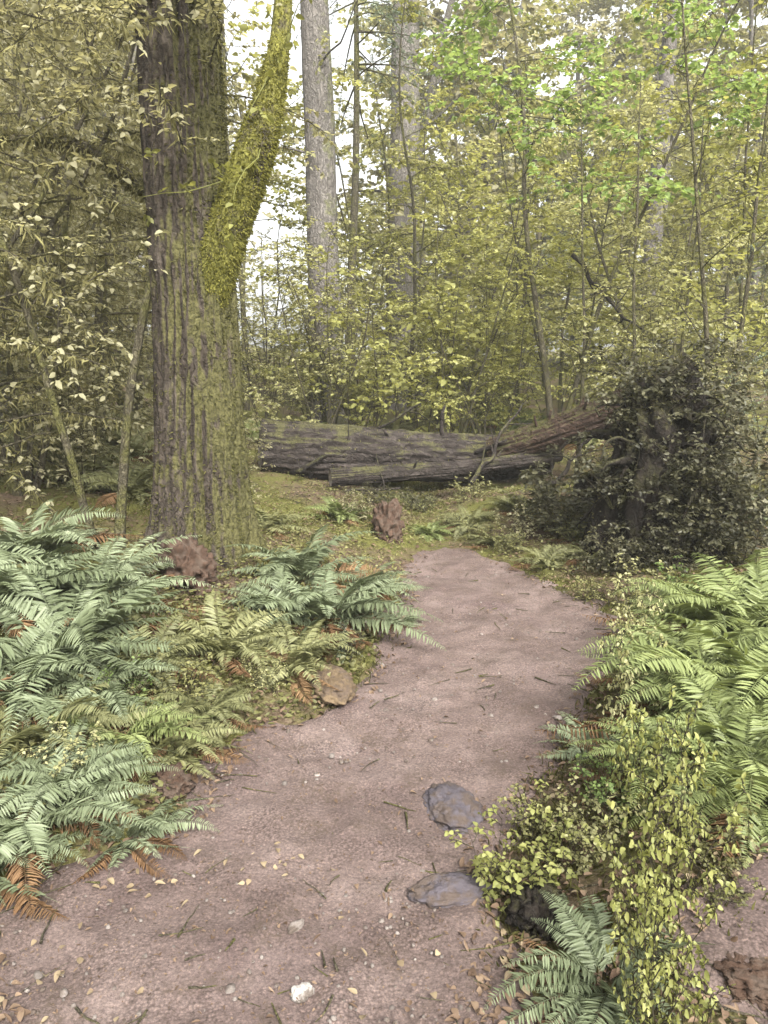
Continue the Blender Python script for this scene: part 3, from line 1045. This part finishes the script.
# mossy limbs
for k, (pts, r0, r1) in enumerate([
        ([[.10, -.05, 1.8], [.30, -.12, 2.3], [.50, -.16, 2.75], [.60, -.10, 3.1], [.70, -.02, 3.6], [.74, .06, 4.3], [.92, .1, 5.4]], .15, .03),
        ([[.1, -.2, 3.9], [.3, -.6, 4.2], [.35, -1.1, 4.3], [.6, -1.5, 4.2]], .06, .012),
        ([[-.3, .1, 2.6], [-.7, -.1, 2.9], [-1.3, -.2, 2.9], [-1.9, -.3, 2.6]], .05, .01)]):
    LB = MB()
    LP = resample(np.array(pts), 50)
    LV = tube(LB, LP, np.interp(np.linspace(0, 1, 50), [0, .3, .5, 1], [r0, r0 * .85, r1 + .25 * (r0 - r1), r1]), 16, disp=bark_disp(20 + k, .01, 2))
    lo = LB.build('limb', M['bark_limb' if k == 0 else 'bark_thin'], big)
    LM, LL = MB(), MB()
    moss_tufts(rng, LM, LV, 40000 if k == 0 else 4500, lambda p, no, k=k: np.clip(.75 + .6 * fbm(p * 3, 3, 8), 0, 1) * (np.clip((3.7 - p[:, 2]) / .8, .06, 1) if k == 0 else 1), (.010, .036) if k == 0 else (.015, .07), .5)
    LM.build('limb_moss', M['bright_moss' if k == 0 else 'dull_moss'], lo)
    for b in range(9):
        c = LP[int(12 + b * 4)]
        Tw = walk(rng, c, rng.normal(0, 1, 3) + [0, 0, .2], rng.uniform(.4, .9), 5, .2, -.04)
        tube(LL, Tw, np.linspace(.006, .002, 6), 4)
        for w in range(4):
            T2 = walk(rng, Tw[2 + w % 4], rng.normal(0, 1, 3), .3, 3, .2, -.05)
            leafy(rng, LL, T2, .06, 30, .5, .05)
    LL.build('foliage', M['yellow_leaf' if k == 0 else 'olive_leaf'], lo)


def plain_trunk(px, Yd, r, hgt, lean, label, mat='bark_grey', seed=0, name='tall_tree', stubs=5):
    loc = at(px, Yd)
    o = empty(name, loc)
    tag(o, label, 'tree', 'tall trunks behind the thicket')
    rg = np.random.default_rng(seed + 900)
    Pp = resample(np.array([[0, 0, -.3], [lean * .2, 0, hgt * .25], [lean * .5 + rg.normal(0, .06), 0, hgt * .55], [lean, 0, hgt]]), 120)
    t = MB()
    tube(t, Pp, np.interp(np.linspace(0, 1, 120), [0, .06, 1], [r * 1.35, r, r * .45]), 40, disp=bark_disp(seed + 30, r * .05, 4, r * .5, .5))
    c, LFm = t, MB()
    for k in range(14):
        q = int(rg.uniform(30, 118))
        a = rg.random() * 6.28
        Tw = walk(rg, Pp[q], [math.cos(a), math.sin(a), .2], rg.uniform(.6, 2.2), 7, .15, -.03)
        tube(c, Tw, np.linspace(.025, .004, 8), 5)
        for w in range(8):
            T2 = walk(rg, Tw[1 + w % 7], rg.normal(0, 1, 3), .5, 3, .2, -.05)
            leafy(rg, LFm, T2, .09, 22, .5, .05)
    t.build('trunk', M[mat], o)
    LFm.build('crown', M['pale_leaf'], o)
    return o


plain_trunk(328, 14.5, .33, 15, -.2, 'smooth grey trunk standing behind the left end of the fallen log', seed=1)
plain_trunk(402, 22.5, .50, 18, .1, 'broad pinkish grey trunk half veiled by leaves at the top centre', seed=2)
plain_trunk(225, 17.0, .20, 14, .4, 'slim grey trunk seen beside the right side of the big mossy trunk', seed=4)
plain_trunk(8, 9.3, .18, 12, -.3, 'slim grey trunk at the left picture edge among mossy trees', seed=5)
plain_trunk(640, 24.0, .3, 16, .2, 'grey trunk far behind the saplings on the right', seed=6)


# ------------------------------------------------------------------ logs
def log(A, B, r0, r1, mat, seed, name, label, moss_n=9000, bend=.06, end_mat='cut_wood', mossmat='moss_blade', stubs=5):
    A, B = np.array(A, float), np.array(B, float)
    o = empty(name, tuple(A))
    tag(o, label, 'log')
    rg = np.random.default_rng(seed)
    L = B - A
    mid = L * .5 + np.array([0, rg.normal(0, bend), -bend * .5])
    Pp = resample(np.array([[0, 0, 0], L * .25 + (mid - L * .5) * .7, mid, L * .75 + (mid - L * .5) * .7, L]), 320)
    t = MB()
    Vv = tube(t, Pp, np.linspace(r0, r1, len(Pp)), 110, disp=bark_disp(seed, r0 * .16, 4.5))
    t.build('bark', M[mat], o)
    for e, s in ((0, -1), (-1, 1)):
        c = MB()
        ring = Vv[e]
        ctr = ring.mean(0)
        T = nrm(L) * s
        rows = [ring - T * .004]
        for q in (.85, .6, .35, .15):
            rr = ctr + (ring - ctr) * q
            nz = fbm(rr * 9, 3, seed + 3)[:, None]
            rows.append(rr + T * (-.03 + .035 * nz))
        g = np.array(rows)
        nn = g.shape[1]
        i_ = np.arange(len(rows) - 1)[:, None] * nn
        j_ = np.arange(nn)[None]
        Q = np.stack([i_ + j_, i_ + (j_ + 1) % nn, i_ + nn + (j_ + 1) % nn, i_ + nn + j_], -1).reshape(-1, 4)
        Vc = np.concatenate([g.reshape(-1, 3), [g[-1].mean(0)]])
        k = np.arange(nn)
        Tt = np.stack([np.full(nn, len(rows) * nn), (len(rows) - 1) * nn + k, (len(rows) - 1) * nn + (k + 1) % nn], 1)
        c.add(Vc, Q, Tt)
        c.build('cut_end', M[end_mat], o)
    for k in range(stubs):
        q = int(rg.uniform(50, 280))
        d = np.array([rg.normal(0, .3), -abs(rg.normal(0, .5)), abs(rg.normal(.8, .3))])
        w = MB()
        tube(w, walk(rg, Pp[q], d, r0 * rg.uniform(1.5, 2.6), 6, .1), np.linspace(.045, .02, 7) * (r0 / .4) ** .5, 9, cap=True)
        w.build('branch_stub', M[mat], o)
    m = MB()
    moss_tufts(rg, m, Vv, moss_n, lambda p, no: np.clip((no[:, 2] - .25) * 1.2 + fbm(p * 1.7, 4, seed) * 1.0, 0, 1), (.012, .045), .1)
    m.build('moss', M[mossmat], o)['kind'] = 'stuff'
    return o


a = at3(260, 449, 9.7)
b = at3(545, 458, 10.7)
log(a, b, .35, .25, 'bark_log', 61, 'fallen_log', 'thick grey brown fallen log lying across the back of the trail', 2500, mossmat='dull_moss')
a = at3(492, 452, 10.1)
b = at3(630, 402, 9.3)
log(a, b, .17, .20, 'bark_red', 62, 'leaning_log', 'reddish brown decayed log leaning up toward the dark stump', 2500)
a = at3(590, 492, 7.6)
b = at3(655, 470, 8.9)
log(a, b, .16, .17, 'bark_dark', 63, 'short_log', 'short dark log with its end facing the trail at the left foot of the stump', 1500, end_mat='bark_dark')
a = at3(330, 478, 9.0)
b = at3(560, 455, 9.9)
log(a, b, .10, .07, 'bark_log', 64, 'slim_log', 'slim dark pole lying in front of the thick fallen log', 900)


# ------------------------------------------------------------------ dark stump with roots
sx, sy, sz = pix_ground(668, 556)
st = empty('root_stump', (sx, sy + .25, sz))
tag(st, 'dark upturned stump with tangled roots at the outer side of the trail bend', 'stump')
rg = np.random.default_rng(71)
c = MB()
Pp = resample(np.array([[0, 0, -.2], [-.05, .02, .4], [.08, .08, .9], [.0, .12, 1.15], [-.1, .15, 1.45]]), 110)
sd_ = bark_disp(72, .075, 2.2, .10, .3)


def stump_disp(P, a, rr):
    d = sd_(P, a, rr)
    A, Zz = np.meshgrid(a, P[:, 2])
    q = np.stack([np.cos(A).ravel() * 2.2, np.sin(A).ravel() * 2.2, Zz.ravel() * 1.8], 1)
    return d + (.20 * fbm(q, 4, 171)).reshape(A.shape) * np.clip(rr / .3, 0, 1)


SV = tube(c, Pp, np.interp(Pp[:, 2], [-.2, .2, .8, 1.1, 1.35, 1.45], [.44, .42, .38, .32, .2, .02]), 110, disp=stump_disp)
SVz = fbm(np.stack([SV[..., 0].ravel() * 5, SV[..., 1].ravel() * 5, 0 * SV[..., 0].ravel()], 1), 3, 172).reshape(SV.shape[:2])
c.v[0].reshape(SV.shape)[..., 2] += SVz * .55 * ss((SV[..., 2] - 1.0) / .4)
SV = c.v[0].reshape(SV.shape)
c.build('trunk', M['bark_dark'], st)
for k in range(46):
    a = rg.uniform(0, 6.28)
    z0 = rg.uniform(.05, 1.3)
    thick = k < 14
    d = np.array([math.cos(a), math.sin(a) - .25, rg.normal(.1, .6)])
    RP = walk(rg, [.3 * math.cos(a), .3 * math.sin(a), z0], d, rg.uniform(.35, .8), 10, .32, -.12)
    w = MB()
    tube(w, resample(RP, 26), np.linspace(rg.uniform(.03, .06) if thick else rg.uniform(.008, .022), .004, 26), 8, disp=bark_disp(80 + k, .006 if thick else .002, 1.5), cap=True)
    w.build('root', M['bark_dark'], st)
m = MB()
moss_tufts(rg, m, SV, 9000, lambda p, no: np.clip(no[:, 2] * .9 + fbm(p * 2.2, 4, 73) * 1.1 - .15, 0, 1), (.012, .05), .2)
m.build('moss', M['dull_moss'], st)['kind'] = 'stuff'
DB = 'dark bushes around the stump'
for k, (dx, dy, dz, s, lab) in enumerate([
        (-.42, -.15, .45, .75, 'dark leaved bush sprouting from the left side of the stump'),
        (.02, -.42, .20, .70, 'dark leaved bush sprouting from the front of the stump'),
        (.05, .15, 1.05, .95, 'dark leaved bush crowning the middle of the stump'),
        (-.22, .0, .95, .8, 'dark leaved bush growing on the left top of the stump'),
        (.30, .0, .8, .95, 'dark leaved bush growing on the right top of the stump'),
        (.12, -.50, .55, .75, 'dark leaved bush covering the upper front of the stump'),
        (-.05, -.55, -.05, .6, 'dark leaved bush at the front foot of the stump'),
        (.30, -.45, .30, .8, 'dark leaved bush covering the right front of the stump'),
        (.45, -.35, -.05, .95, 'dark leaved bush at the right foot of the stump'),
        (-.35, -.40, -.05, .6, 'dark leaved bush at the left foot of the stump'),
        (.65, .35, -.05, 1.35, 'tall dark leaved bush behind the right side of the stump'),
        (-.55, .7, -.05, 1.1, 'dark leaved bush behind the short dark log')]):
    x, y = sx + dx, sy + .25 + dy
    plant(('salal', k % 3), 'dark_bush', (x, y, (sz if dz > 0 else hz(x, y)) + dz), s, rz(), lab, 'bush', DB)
# thin fallen branches around the log
FB = 'fallen branches around the log'
for k, (p0, Y0, p1, Y1, r, mat, lab) in enumerate([
        ((300, 470), 9.2, (420, 405), 10.6, .030, 'bark_dark', 'dark broken branch leaning on the left half of the fallen log'),
        ((470, 486), 9.0, (520, 405), 10.4, .028, 'bark_log', 'grey broken branch leaning where the two logs meet'),
        ((540, 492), 8.4, (600, 430), 9.0, .030, 'bark_dark', 'dark branch leaning on the reddish log'),
        ((275, 496), 8.9, (400, 489), 8.9, .028, 'bark_log', 'grey branch lying flat in front of the cut end of the fallen log'),
        ((575, 262), 10.5, (640, 335), 9.6, .030, 'bark_dark', 'dark broken branch hanging slanted in the thicket above the reddish log')]):
    A, B = at3(*p0, Y0), at3(*p1, Y1)
    o = empty('fallen_branch', tuple(A))
    tag(o, lab, 'branch', FB)
    rg2 = np.random.default_rng(950 + k)
    n_ = 9
    Pb = np.linspace(0, 1, n_)[:, None] * (B - A) + rg2.normal(0, .035, (n_, 3))
    w = MB()
    tube(w, resample(Pb, 30), np.linspace(r, r * .35, 30), 8, cap=True, disp=bark_disp(960 + k, .004, 1.5))
    w.build('limb', M[mat], o)
    for q in range(6):
        c0 = Pb[2 + q]
        w = MB()
        tube(w, walk(rg2, c0, nrm(B - A) + rg2.normal(0, .7, 3), rg2.uniform(.25, .6), 5, .2), np.linspace(r * .4, .003, 6), 5)
        w.build('twig', M[mat], o)

# ------------------------------------------------------------------ near plants on the right
HP = 'low leafy plants along the trail'
for k, (px, py, s, lab, mat) in enumerate([
        (512, 880, .75, 'yellow green leafy plant leaning over the right trail edge', 'spring_leaf'),
        (545, 835, .50, 'smaller yellow green leafy plant just beyond the leaning one at the right trail edge', 'herb'),
        (664, 900, (.55, .55, 1.25), 'upright yellow green leafy plant in the lower right, farthest of three in a strip', 'spring_leaf'),
        (660, 965, (.5, .5, 1.15), 'upright yellow green leafy plant in the lower right, middle one of three in a strip', 'spring_leaf'),
        (664, 1050, (.45, .45, 1.0), 'upright yellow green leafy plant at the bottom right, nearest of three in a strip', 'spring_leaf'),
        (700, 855, .6, 'yellow green leafy plant in front of the pale brown litter', 'herb'),
        (715, 905, .35, 'tiny green plant on the bare earth in the lower right', 'herb'),
        (642, 812, (.5, .5, 1.2), 'pale yellow green plant standing up through the overhanging bright ferns', 'spring_leaf'),
        (634, 735, (.5, .5, 1.2), 'upright pale plant on the outer trail edge in front of the bright ferns', 'pale_leaf'),
        (640, 668, (.6, .6, 1.3), 'upright pale yellow plant at the outer side of the trail bend', 'pale_leaf'),
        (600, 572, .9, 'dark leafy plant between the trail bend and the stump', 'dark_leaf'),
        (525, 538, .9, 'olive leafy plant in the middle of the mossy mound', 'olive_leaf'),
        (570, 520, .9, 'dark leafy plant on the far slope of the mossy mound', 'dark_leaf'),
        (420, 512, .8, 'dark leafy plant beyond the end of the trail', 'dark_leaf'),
        (350, 520, .8, 'olive leafy plant left of the reddish rotten block', 'olive_leaf'),
        (600, 860, .55, 'low pale leafy plant between the trail edge and the tall leafy plant', 'pale_leaf'),
        (620, 815, .55, 'low green leafy plant under the overhanging bright fern', 'green_leaf'),
        (640, 610, .9, 'pale yellow leafy plant at the foot of the dark stump', 'pale_leaf'),
        (690, 600, .8, 'bright leafy plant right of the pale one at the stump', 'green_leaf'),
        (590, 600, .55, 'yellow green leafy plant on the outer edge of the trail bend', 'herb'),
        (510, 552, .6, 'yellow green leafy plant on the mossy mound behind the trail', 'herb'),
        (480, 538, .55, 'yellow green leafy plant on the left slope of the mossy mound', 'herb'),
        (550, 530, .7, 'yellow green leafy plant on top of the mossy mound', 'herb'),
        (455, 530, .6, 'yellow green leafy plant where the trail disappears', 'herb'),
        (470, 500, .8, 'pale speckled leafy plant against the right half of the fallen log', 'pale_leaf'),
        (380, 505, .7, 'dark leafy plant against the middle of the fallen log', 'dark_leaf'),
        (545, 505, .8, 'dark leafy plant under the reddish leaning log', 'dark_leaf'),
        (580, 545, .7, 'yellow green leafy plant in front of the short dark log', 'herb'),
        (175, 700, .6, 'yellow green leafy plant on the left bank above the bare earth', 'herb'),
        (120, 700, .5, 'green leafy plant among the ferns of the left bank', 'green_leaf'),
        (340, 655, .5, 'dark leafy plant behind the tan rock', 'dark_leaf'),
        (265, 690, .45, 'pale leafy plant at the left trail edge beside the tan rock', 'pale_leaf'),
        (60, 780, .5, 'pale leafy plant beneath the nearest left fern', 'pale_leaf')]):
    x, y, z = pix_ground(px, py)
    plant(('herb', k % 3), 'leafy_plant', (x, y, z - .01), s, rz(), lab, 'plant', HP, mat)


# ------------------------------------------------------------------ stones
def stone(px, py, size, mat, seed, label, name='stone', sink=.35, cat='stone'):
    x, y, z = pix_ground(px, py)
    rg_ = np.random.default_rng(seed)
    nu, nv = 72, 44
    rough = .5 if ('earth' in mat or 'bark' in mat) else .22
    a = np.arange(nu) / nu * 2 * math.pi
    ph = np.linspace(-math.pi / 2 + .05, math.pi / 2 - .05, nv)
    A, Ph = np.meshgrid(a, ph)
    d = np.stack([np.cos(Ph) * np.cos(A), np.cos(Ph) * np.sin(A), np.sin(Ph)], -1).reshape(-1, 3)
    r = 1 + .34 * fbm(d * 1.5 + seed, 4, seed) + rough * fbm(d * 5, 4, seed + 1)
    V = d * r[:, None] * np.array(size)
    V = np.concatenate([V, [[0, 0, V[-nu:, 2].mean()]], [[0, 0, V[:nu, 2].mean()]]])
    i_ = np.arange(nv - 1)[:, None] * nu
    j_ = np.arange(nu)[None]
    Q = np.stack([i_ + j_, i_ + (j_ + 1) % nu, i_ + nu + (j_ + 1) % nu, i_ + nu + j_], -1).reshape(-1, 4)
    k = np.arange(nu)
    T = np.concatenate([np.stack([np.full(nu, nu * nv), (nv - 1) * nu + k, (nv - 1) * nu + (k + 1) % nu], 1),
                        np.stack([np.full(nu, nu * nv + 1), (k + 1) % nu, k], 1)])
    m_ = MB()
    m_.add(V, Q, T, .0)
    o = m_.build(name, M[mat])
    o.location = (x, y, z + size[2] * (1 - 2 * sink) + .01)
    o.rotation_euler = (0, 0, rg_.random() * 6)
    return tag(o, label, cat)


stone(302, 1004, (.030, .022, .018), 'stone_white', 3, 'small white stone on the trail at the bottom of the picture')
stone(296, 935, (.014, .030, .012), 'pebble', 4, 'narrow pale stone on the trail beyond the white one')
stone(452, 815, (.15, .095, .045), 'stone_blue', 5, 'flat bluish grey stone set in the trail by the leaning leafy plant', sink=.42)
stone(452, 902, (.125, .07, .04), 'stone_blue', 6, 'nearer bluish grey stone set in the right side of the trail', sink=.40)
stone(330, 692, (.20, .11, .06), 'stone_tan', 8, 'tan brown rock on the inside edge of the trail bend', sink=.35)
stone(172, 790, (.10, .07, .05), 'earth_red', 9, 'reddish brown lump of earth at the left trail edge', 'earth_clod', .35, 'clod')
stone(752, 985, (.09, .07, .03), 'earth_red', 10, 'reddish brown lump of earth in the bottom right corner', 'earth_clod', .4, 'clod')
stone(540, 922, (.10, .08, .06), 'bark_dark', 12, 'dark lump of rotten wood at the right edge of the trail', 'rotten_wood', .35, 'wood')
stone(186, 582, (.30, .16, .20), 'earth_red', 13, 'reddish brown mound of rotten wood at the foot of the big trunk', 'rotten_wood', .3, 'wood')
stone(388, 538, (.17, .14, .24), 'earth_red', 14, 'reddish rotten block at the inside of the trail in front of the log', 'rotten_wood', .3, 'wood')


# ------------------------------------------------------------------ ground cover and litter (stuff)
def outside(x, y, margin=0.0):
    l_, r_ = trail_lr(y)
    return (x < l_ - margin) | (x > r_ + margin) | (y > YL[-1])


def scatter(n, ymin, ymax, seed, power=1.0, margin=None, inside=False):
    g = np.random.default_rng(seed)
    y = ymin + (ymax - ymin) * g.random(n) ** power
    hw = (y + 1) * .62
    x = g.uniform(-1, 1, n) * hw
    if margin is not None:
        o = outside(x, y, margin)
        k = ~o if inside else o
        x, y = x[k], y[k]
    return x, y, height(x, y), g


def patch_keep(x, y, seed, thr, f=1.1):
    return fbm(np.stack([x, y, 0 * x], 1) * f, 4, seed) > thr


# herbs: small leaves carpeting the banks
x, y, z, g = scatter(90000, 1.3, 13, 501, 1.3, .04)
k = patch_keep(x, y, 510, -.10)
right_ = (x > 0) & (y < 3.6)
k &= ~right_ | patch_keep(x, y, 511, .12, 2.5)
for (px, py, rr_) in ((790, 985, .36), (752, 842, .24), (540, 925, .14)):
    cx, cy, cz = pix_ground(px, py)
    k &= np.hypot(x - cx, y - cy) > rr_
x, y, z = x[k], y[k], z[k]
n = len(x)
mb = MB()
leaves(mb, np.stack([x, y, z + g.uniform(.0, .07, n)], 1), np.stack([g.normal(0, 1, n), g.normal(0, 1, n), g.uniform(0, .7, n)], 1),
       np.stack([g.normal(0, .4, n), g.normal(0, .4, n), np.ones(n)], 1), g.uniform(.015, .042, n), g.uniform(.010, .026, n), .3, .15,
       np.clip(.5 * g.random(n) + .3 * (fbm(np.stack([x, y, 0 * x], 1) * .7, 3, 515) + .5), 0, 1))
tag(mb.build('undergrowth', M['herb']), 'low yellow green leaves carpeting the banks beside the trail', 'undergrowth', kind='stuff')
# moss blades on the floor
x, y, z, g = scatter(70000, 1.3, 12, 502, 1.3, -.03)
k = patch_keep(x, y, 520, .02, .9)
x, y, z = x[k], y[k], z[k]
n = len(x)
mb = MB()
leaves(mb, np.stack([x, y, z - .003], 1), np.stack([g.normal(0, .7, n), g.normal(0, .7, n), np.ones(n)], 1), g.normal(0, 1, (n, 3)),
       g.uniform(.015, .06, n), g.uniform(.003, .007, n), .2, .4)
tag(mb.build('moss', M['moss_blade']), 'tufts of yellow green moss on the forest floor', 'moss', kind='stuff')
# brown leaf litter on the banks, thinner on the trail
mb = MB()
for (nn, seed, mg, ins_) in ((30000, 503, -.10, False), (1500, 504, 0, True), (15000, 508, 0, True)):
    x, y, z, g = scatter(nn, 1.2, 12, seed, 1.4, mg, ins_)
    n = len(x)
    lz = .012 if not ins_ else .016
    sc = 1 if not ins_ else (.7 if seed == 504 else .34)
    leaves(mb, np.stack([x, y, z + lz + g.uniform(0, .012, n)], 1), np.stack([g.normal(0, 1, n), g.normal(0, 1, n), g.normal(.05, .25, n)], 1),
           np.stack([g.normal(0, .3, n), g.normal(0, .3, n), np.ones(n)], 1), sc * g.uniform(.012, .046, n), sc * g.uniform(.006, .024, n), .6, .25, fine=seed != 508)
tag(mb.build('leaf_litter', M['litter']), 'brown fallen leaves scattered over banks and trail', 'leaf litter', kind='stuff')
# pale leaves in a few heaps
mb = MB()
for (px, py, cnt, sp) in ((265, 872, 20, .10), (130, 895, 14, .09), (745, 842, 200, .16), (590, 790, 40, .12), (20, 990, 25, .15), (330, 1000, 6, .2), (520, 950, 40, .10)):
    cx, cy, cz = pix_ground(px, py)
    g = np.random.default_rng(px * 7 + py)
    x = cx + g.normal(0, sp, cnt)
    y = cy + g.normal(0, sp * .7, cnt)
    z = height(x, y)
    leaves(mb, np.stack([x, y, z + .016 + g.uniform(0, .015, cnt)], 1), np.stack([g.normal(0, 1, cnt), g.normal(0, 1, cnt), g.normal(0, .2, cnt)], 1),
           np.stack([g.normal(0, .3, cnt), g.normal(0, .3, cnt), np.ones(cnt)], 1), g.uniform(.015, .038, cnt), g.uniform(.009, .022, cnt), .5, .2, fine=True)
tag(mb.build('pale_leaf_litter', M['pale_litter']), 'pale tan fallen leaves lying in small heaps on the ground', 'leaf litter', kind='stuff')
# twigs
mb = MB()
x, y, z, g = scatter(1500, 1.3, 11, 506, 1.3)
for k in range(len(x)):
    a = g.random() * 6.28
    inside_ = not outside(x[k:k + 1], y[k:k + 1])[0]
    if inside_ and g.random() < .6:
        continue
    ln = g.uniform(.04, .16) if inside_ else g.uniform(.08, .4)
    W = walk(g, [x[k], y[k], z[k] + .015], [math.cos(a), math.sin(a), 0], ln, 4, .12)
    W[:, 2] = height(W[:, 0], W[:, 1]) + .014 + g.uniform(0, .01)
    tube(mb, W, np.linspace(.004, .0015, 5) * g.uniform(.5, 1.3), 4)
tag(mb.build('twigs', M['bark_thin']), 'small dry twigs scattered over the ground', 'twigs', kind='stuff')
# pebbles pressed into the trail
mb = MB()
x, y, z, g = scatter(5000, 1.2, 8.5, 507, 1.5, .02, True)
oct_ = np.array([[1, 0, 0], [.7, .7, 0], [0, 1, 0], [-.7, .7, 0], [-1, 0, 0], [-.7, -.7, 0], [0, -1, 0], [.7, -.7, 0]])
for k in range(len(x)):
    r = g.uniform(.003, .008) * (1 if g.random() < .9 else g.uniform(1.5, 2.6))
    j_ = np.array([g.uniform(.7, 1.3), g.uniform(.6, 1.1), 1])
    lo = oct_ * r * j_
    V = np.concatenate([lo + [0, 0, -.3 * r], lo * .75 + [0, 0, .45 * r], [[0, 0, .6 * r]]]) * (1 + g.normal(0, .07, (17, 1)))
    a = g.random() * 6.28
    Rm = np.array([[math.cos(a), -math.sin(a), 0], [math.sin(a), math.cos(a), 0], [0, 0, 1]])
    Q = [[q, (q + 1) % 8, 8 + (q + 1) % 8, 8 + q] for q in range(8)]
    T = [[16, 8 + q, 8 + (q + 1) % 8] for q in range(8)]
    mb.add(V @ Rm.T + [x[k], y[k], z[k] + .013], Q, T, g.random())
tag(mb.build('pebbles', M['pebble']), 'small pebbles pressed into the trail surface', 'pebbles', kind='stuff')

# ------------------------------------------------------------------ haze volume, added to pale the background and lift the darks
hb = MB()
c8 = np.array([[x_, y_, z_] for z_ in (-3.0, 46.0) for x_, y_ in ((-172, -172), (172, -172), (172, 185), (-172, 185))], float)
hb.add(c8, [[3, 2, 1, 0], [4, 5, 6, 7], [0, 1, 5, 4], [1, 2, 6, 5], [2, 3, 7, 6], [3, 0, 4, 7]])
th = NT('added_haze')
pv = th.n('ShaderNodeVolumePrincipled')
pv.inputs['Color'].default_value = (.93, .94, .88, 1)
pv.inputs['Density'].default_value = .0025
pv.inputs['Anisotropy'].default_value = .2
th.l(pv.outputs[0], th.out.inputs['Volume'])
tag(hb.build('haze', th.m, smooth=False), 'thin pale haze added between the trees to lift the darks', 'haze', kind='stuff')

# ------------------------------------------------------------------ light
W = bpy.data.worlds.new('World')
S.world = W
W.use_nodes = True
nt = W.node_tree
nt.nodes.clear()
sky = nt.nodes.new('ShaderNodeTexSky')
sky.sky_type = 'NISHITA'
sky.sun_disc = False
EL_, AZ_ = 42, 160          # sun elevation, azimuth from +Y toward +X
sky.sun_elevation = R(EL_)
sky.sun_rotation = R(AZ_)
sky.air_density = 1.0
sky.dust_density = 6.0
sky.ozone_density = 1.0
hs = nt.nodes.new('ShaderNodeHueSaturation')
hs.inputs['Saturation'].default_value = .12
bg = nt.nodes.new('ShaderNodeBackground')
bg.inputs['Strength'].default_value = .15
wo = nt.nodes.new('ShaderNodeOutputWorld')
nt.links.new(sky.outputs[0], hs.inputs['Color'])
nt.links.new(hs.outputs[0], bg.inputs['Color'])
nt.links.new(bg.outputs[0], wo.inputs['Surface'])
sl = bpy.data.lights.new('sun', 'SUN')
sl.energy = 2.2
sl.angle = R(12)
sl.color = (1, .95, .86)
so = bpy.data.objects.new('sun', sl)
COL.objects.link(so)
dv = Vector((math.sin(R(AZ_)) * math.cos(R(EL_)), math.cos(R(AZ_)) * math.cos(R(EL_)), math.sin(R(EL_))))
so.rotation_euler = dv.to_track_quat('Z', 'Y').to_euler()

S.view_settings.view_transform = 'Standard'
S.view_settings.look = 'None'
S.view_settings.exposure = 1.95
S.view_settings.gamma = 1
S.view_settings.use_curve_mapping = False
S.cycles.max_bounces = 8
S.cycles.diffuse_bounces = 5
S.cycles.transmission_bounces = 4
S.cycles.glossy_bounces = 2
S.cycles.caustics_reflective = False
S.cycles.caustics_refractive = False
S.cycles.use_denoising = True
S.cycles.use_adaptive_sampling = True
S.cycles.adaptive_threshold = .02
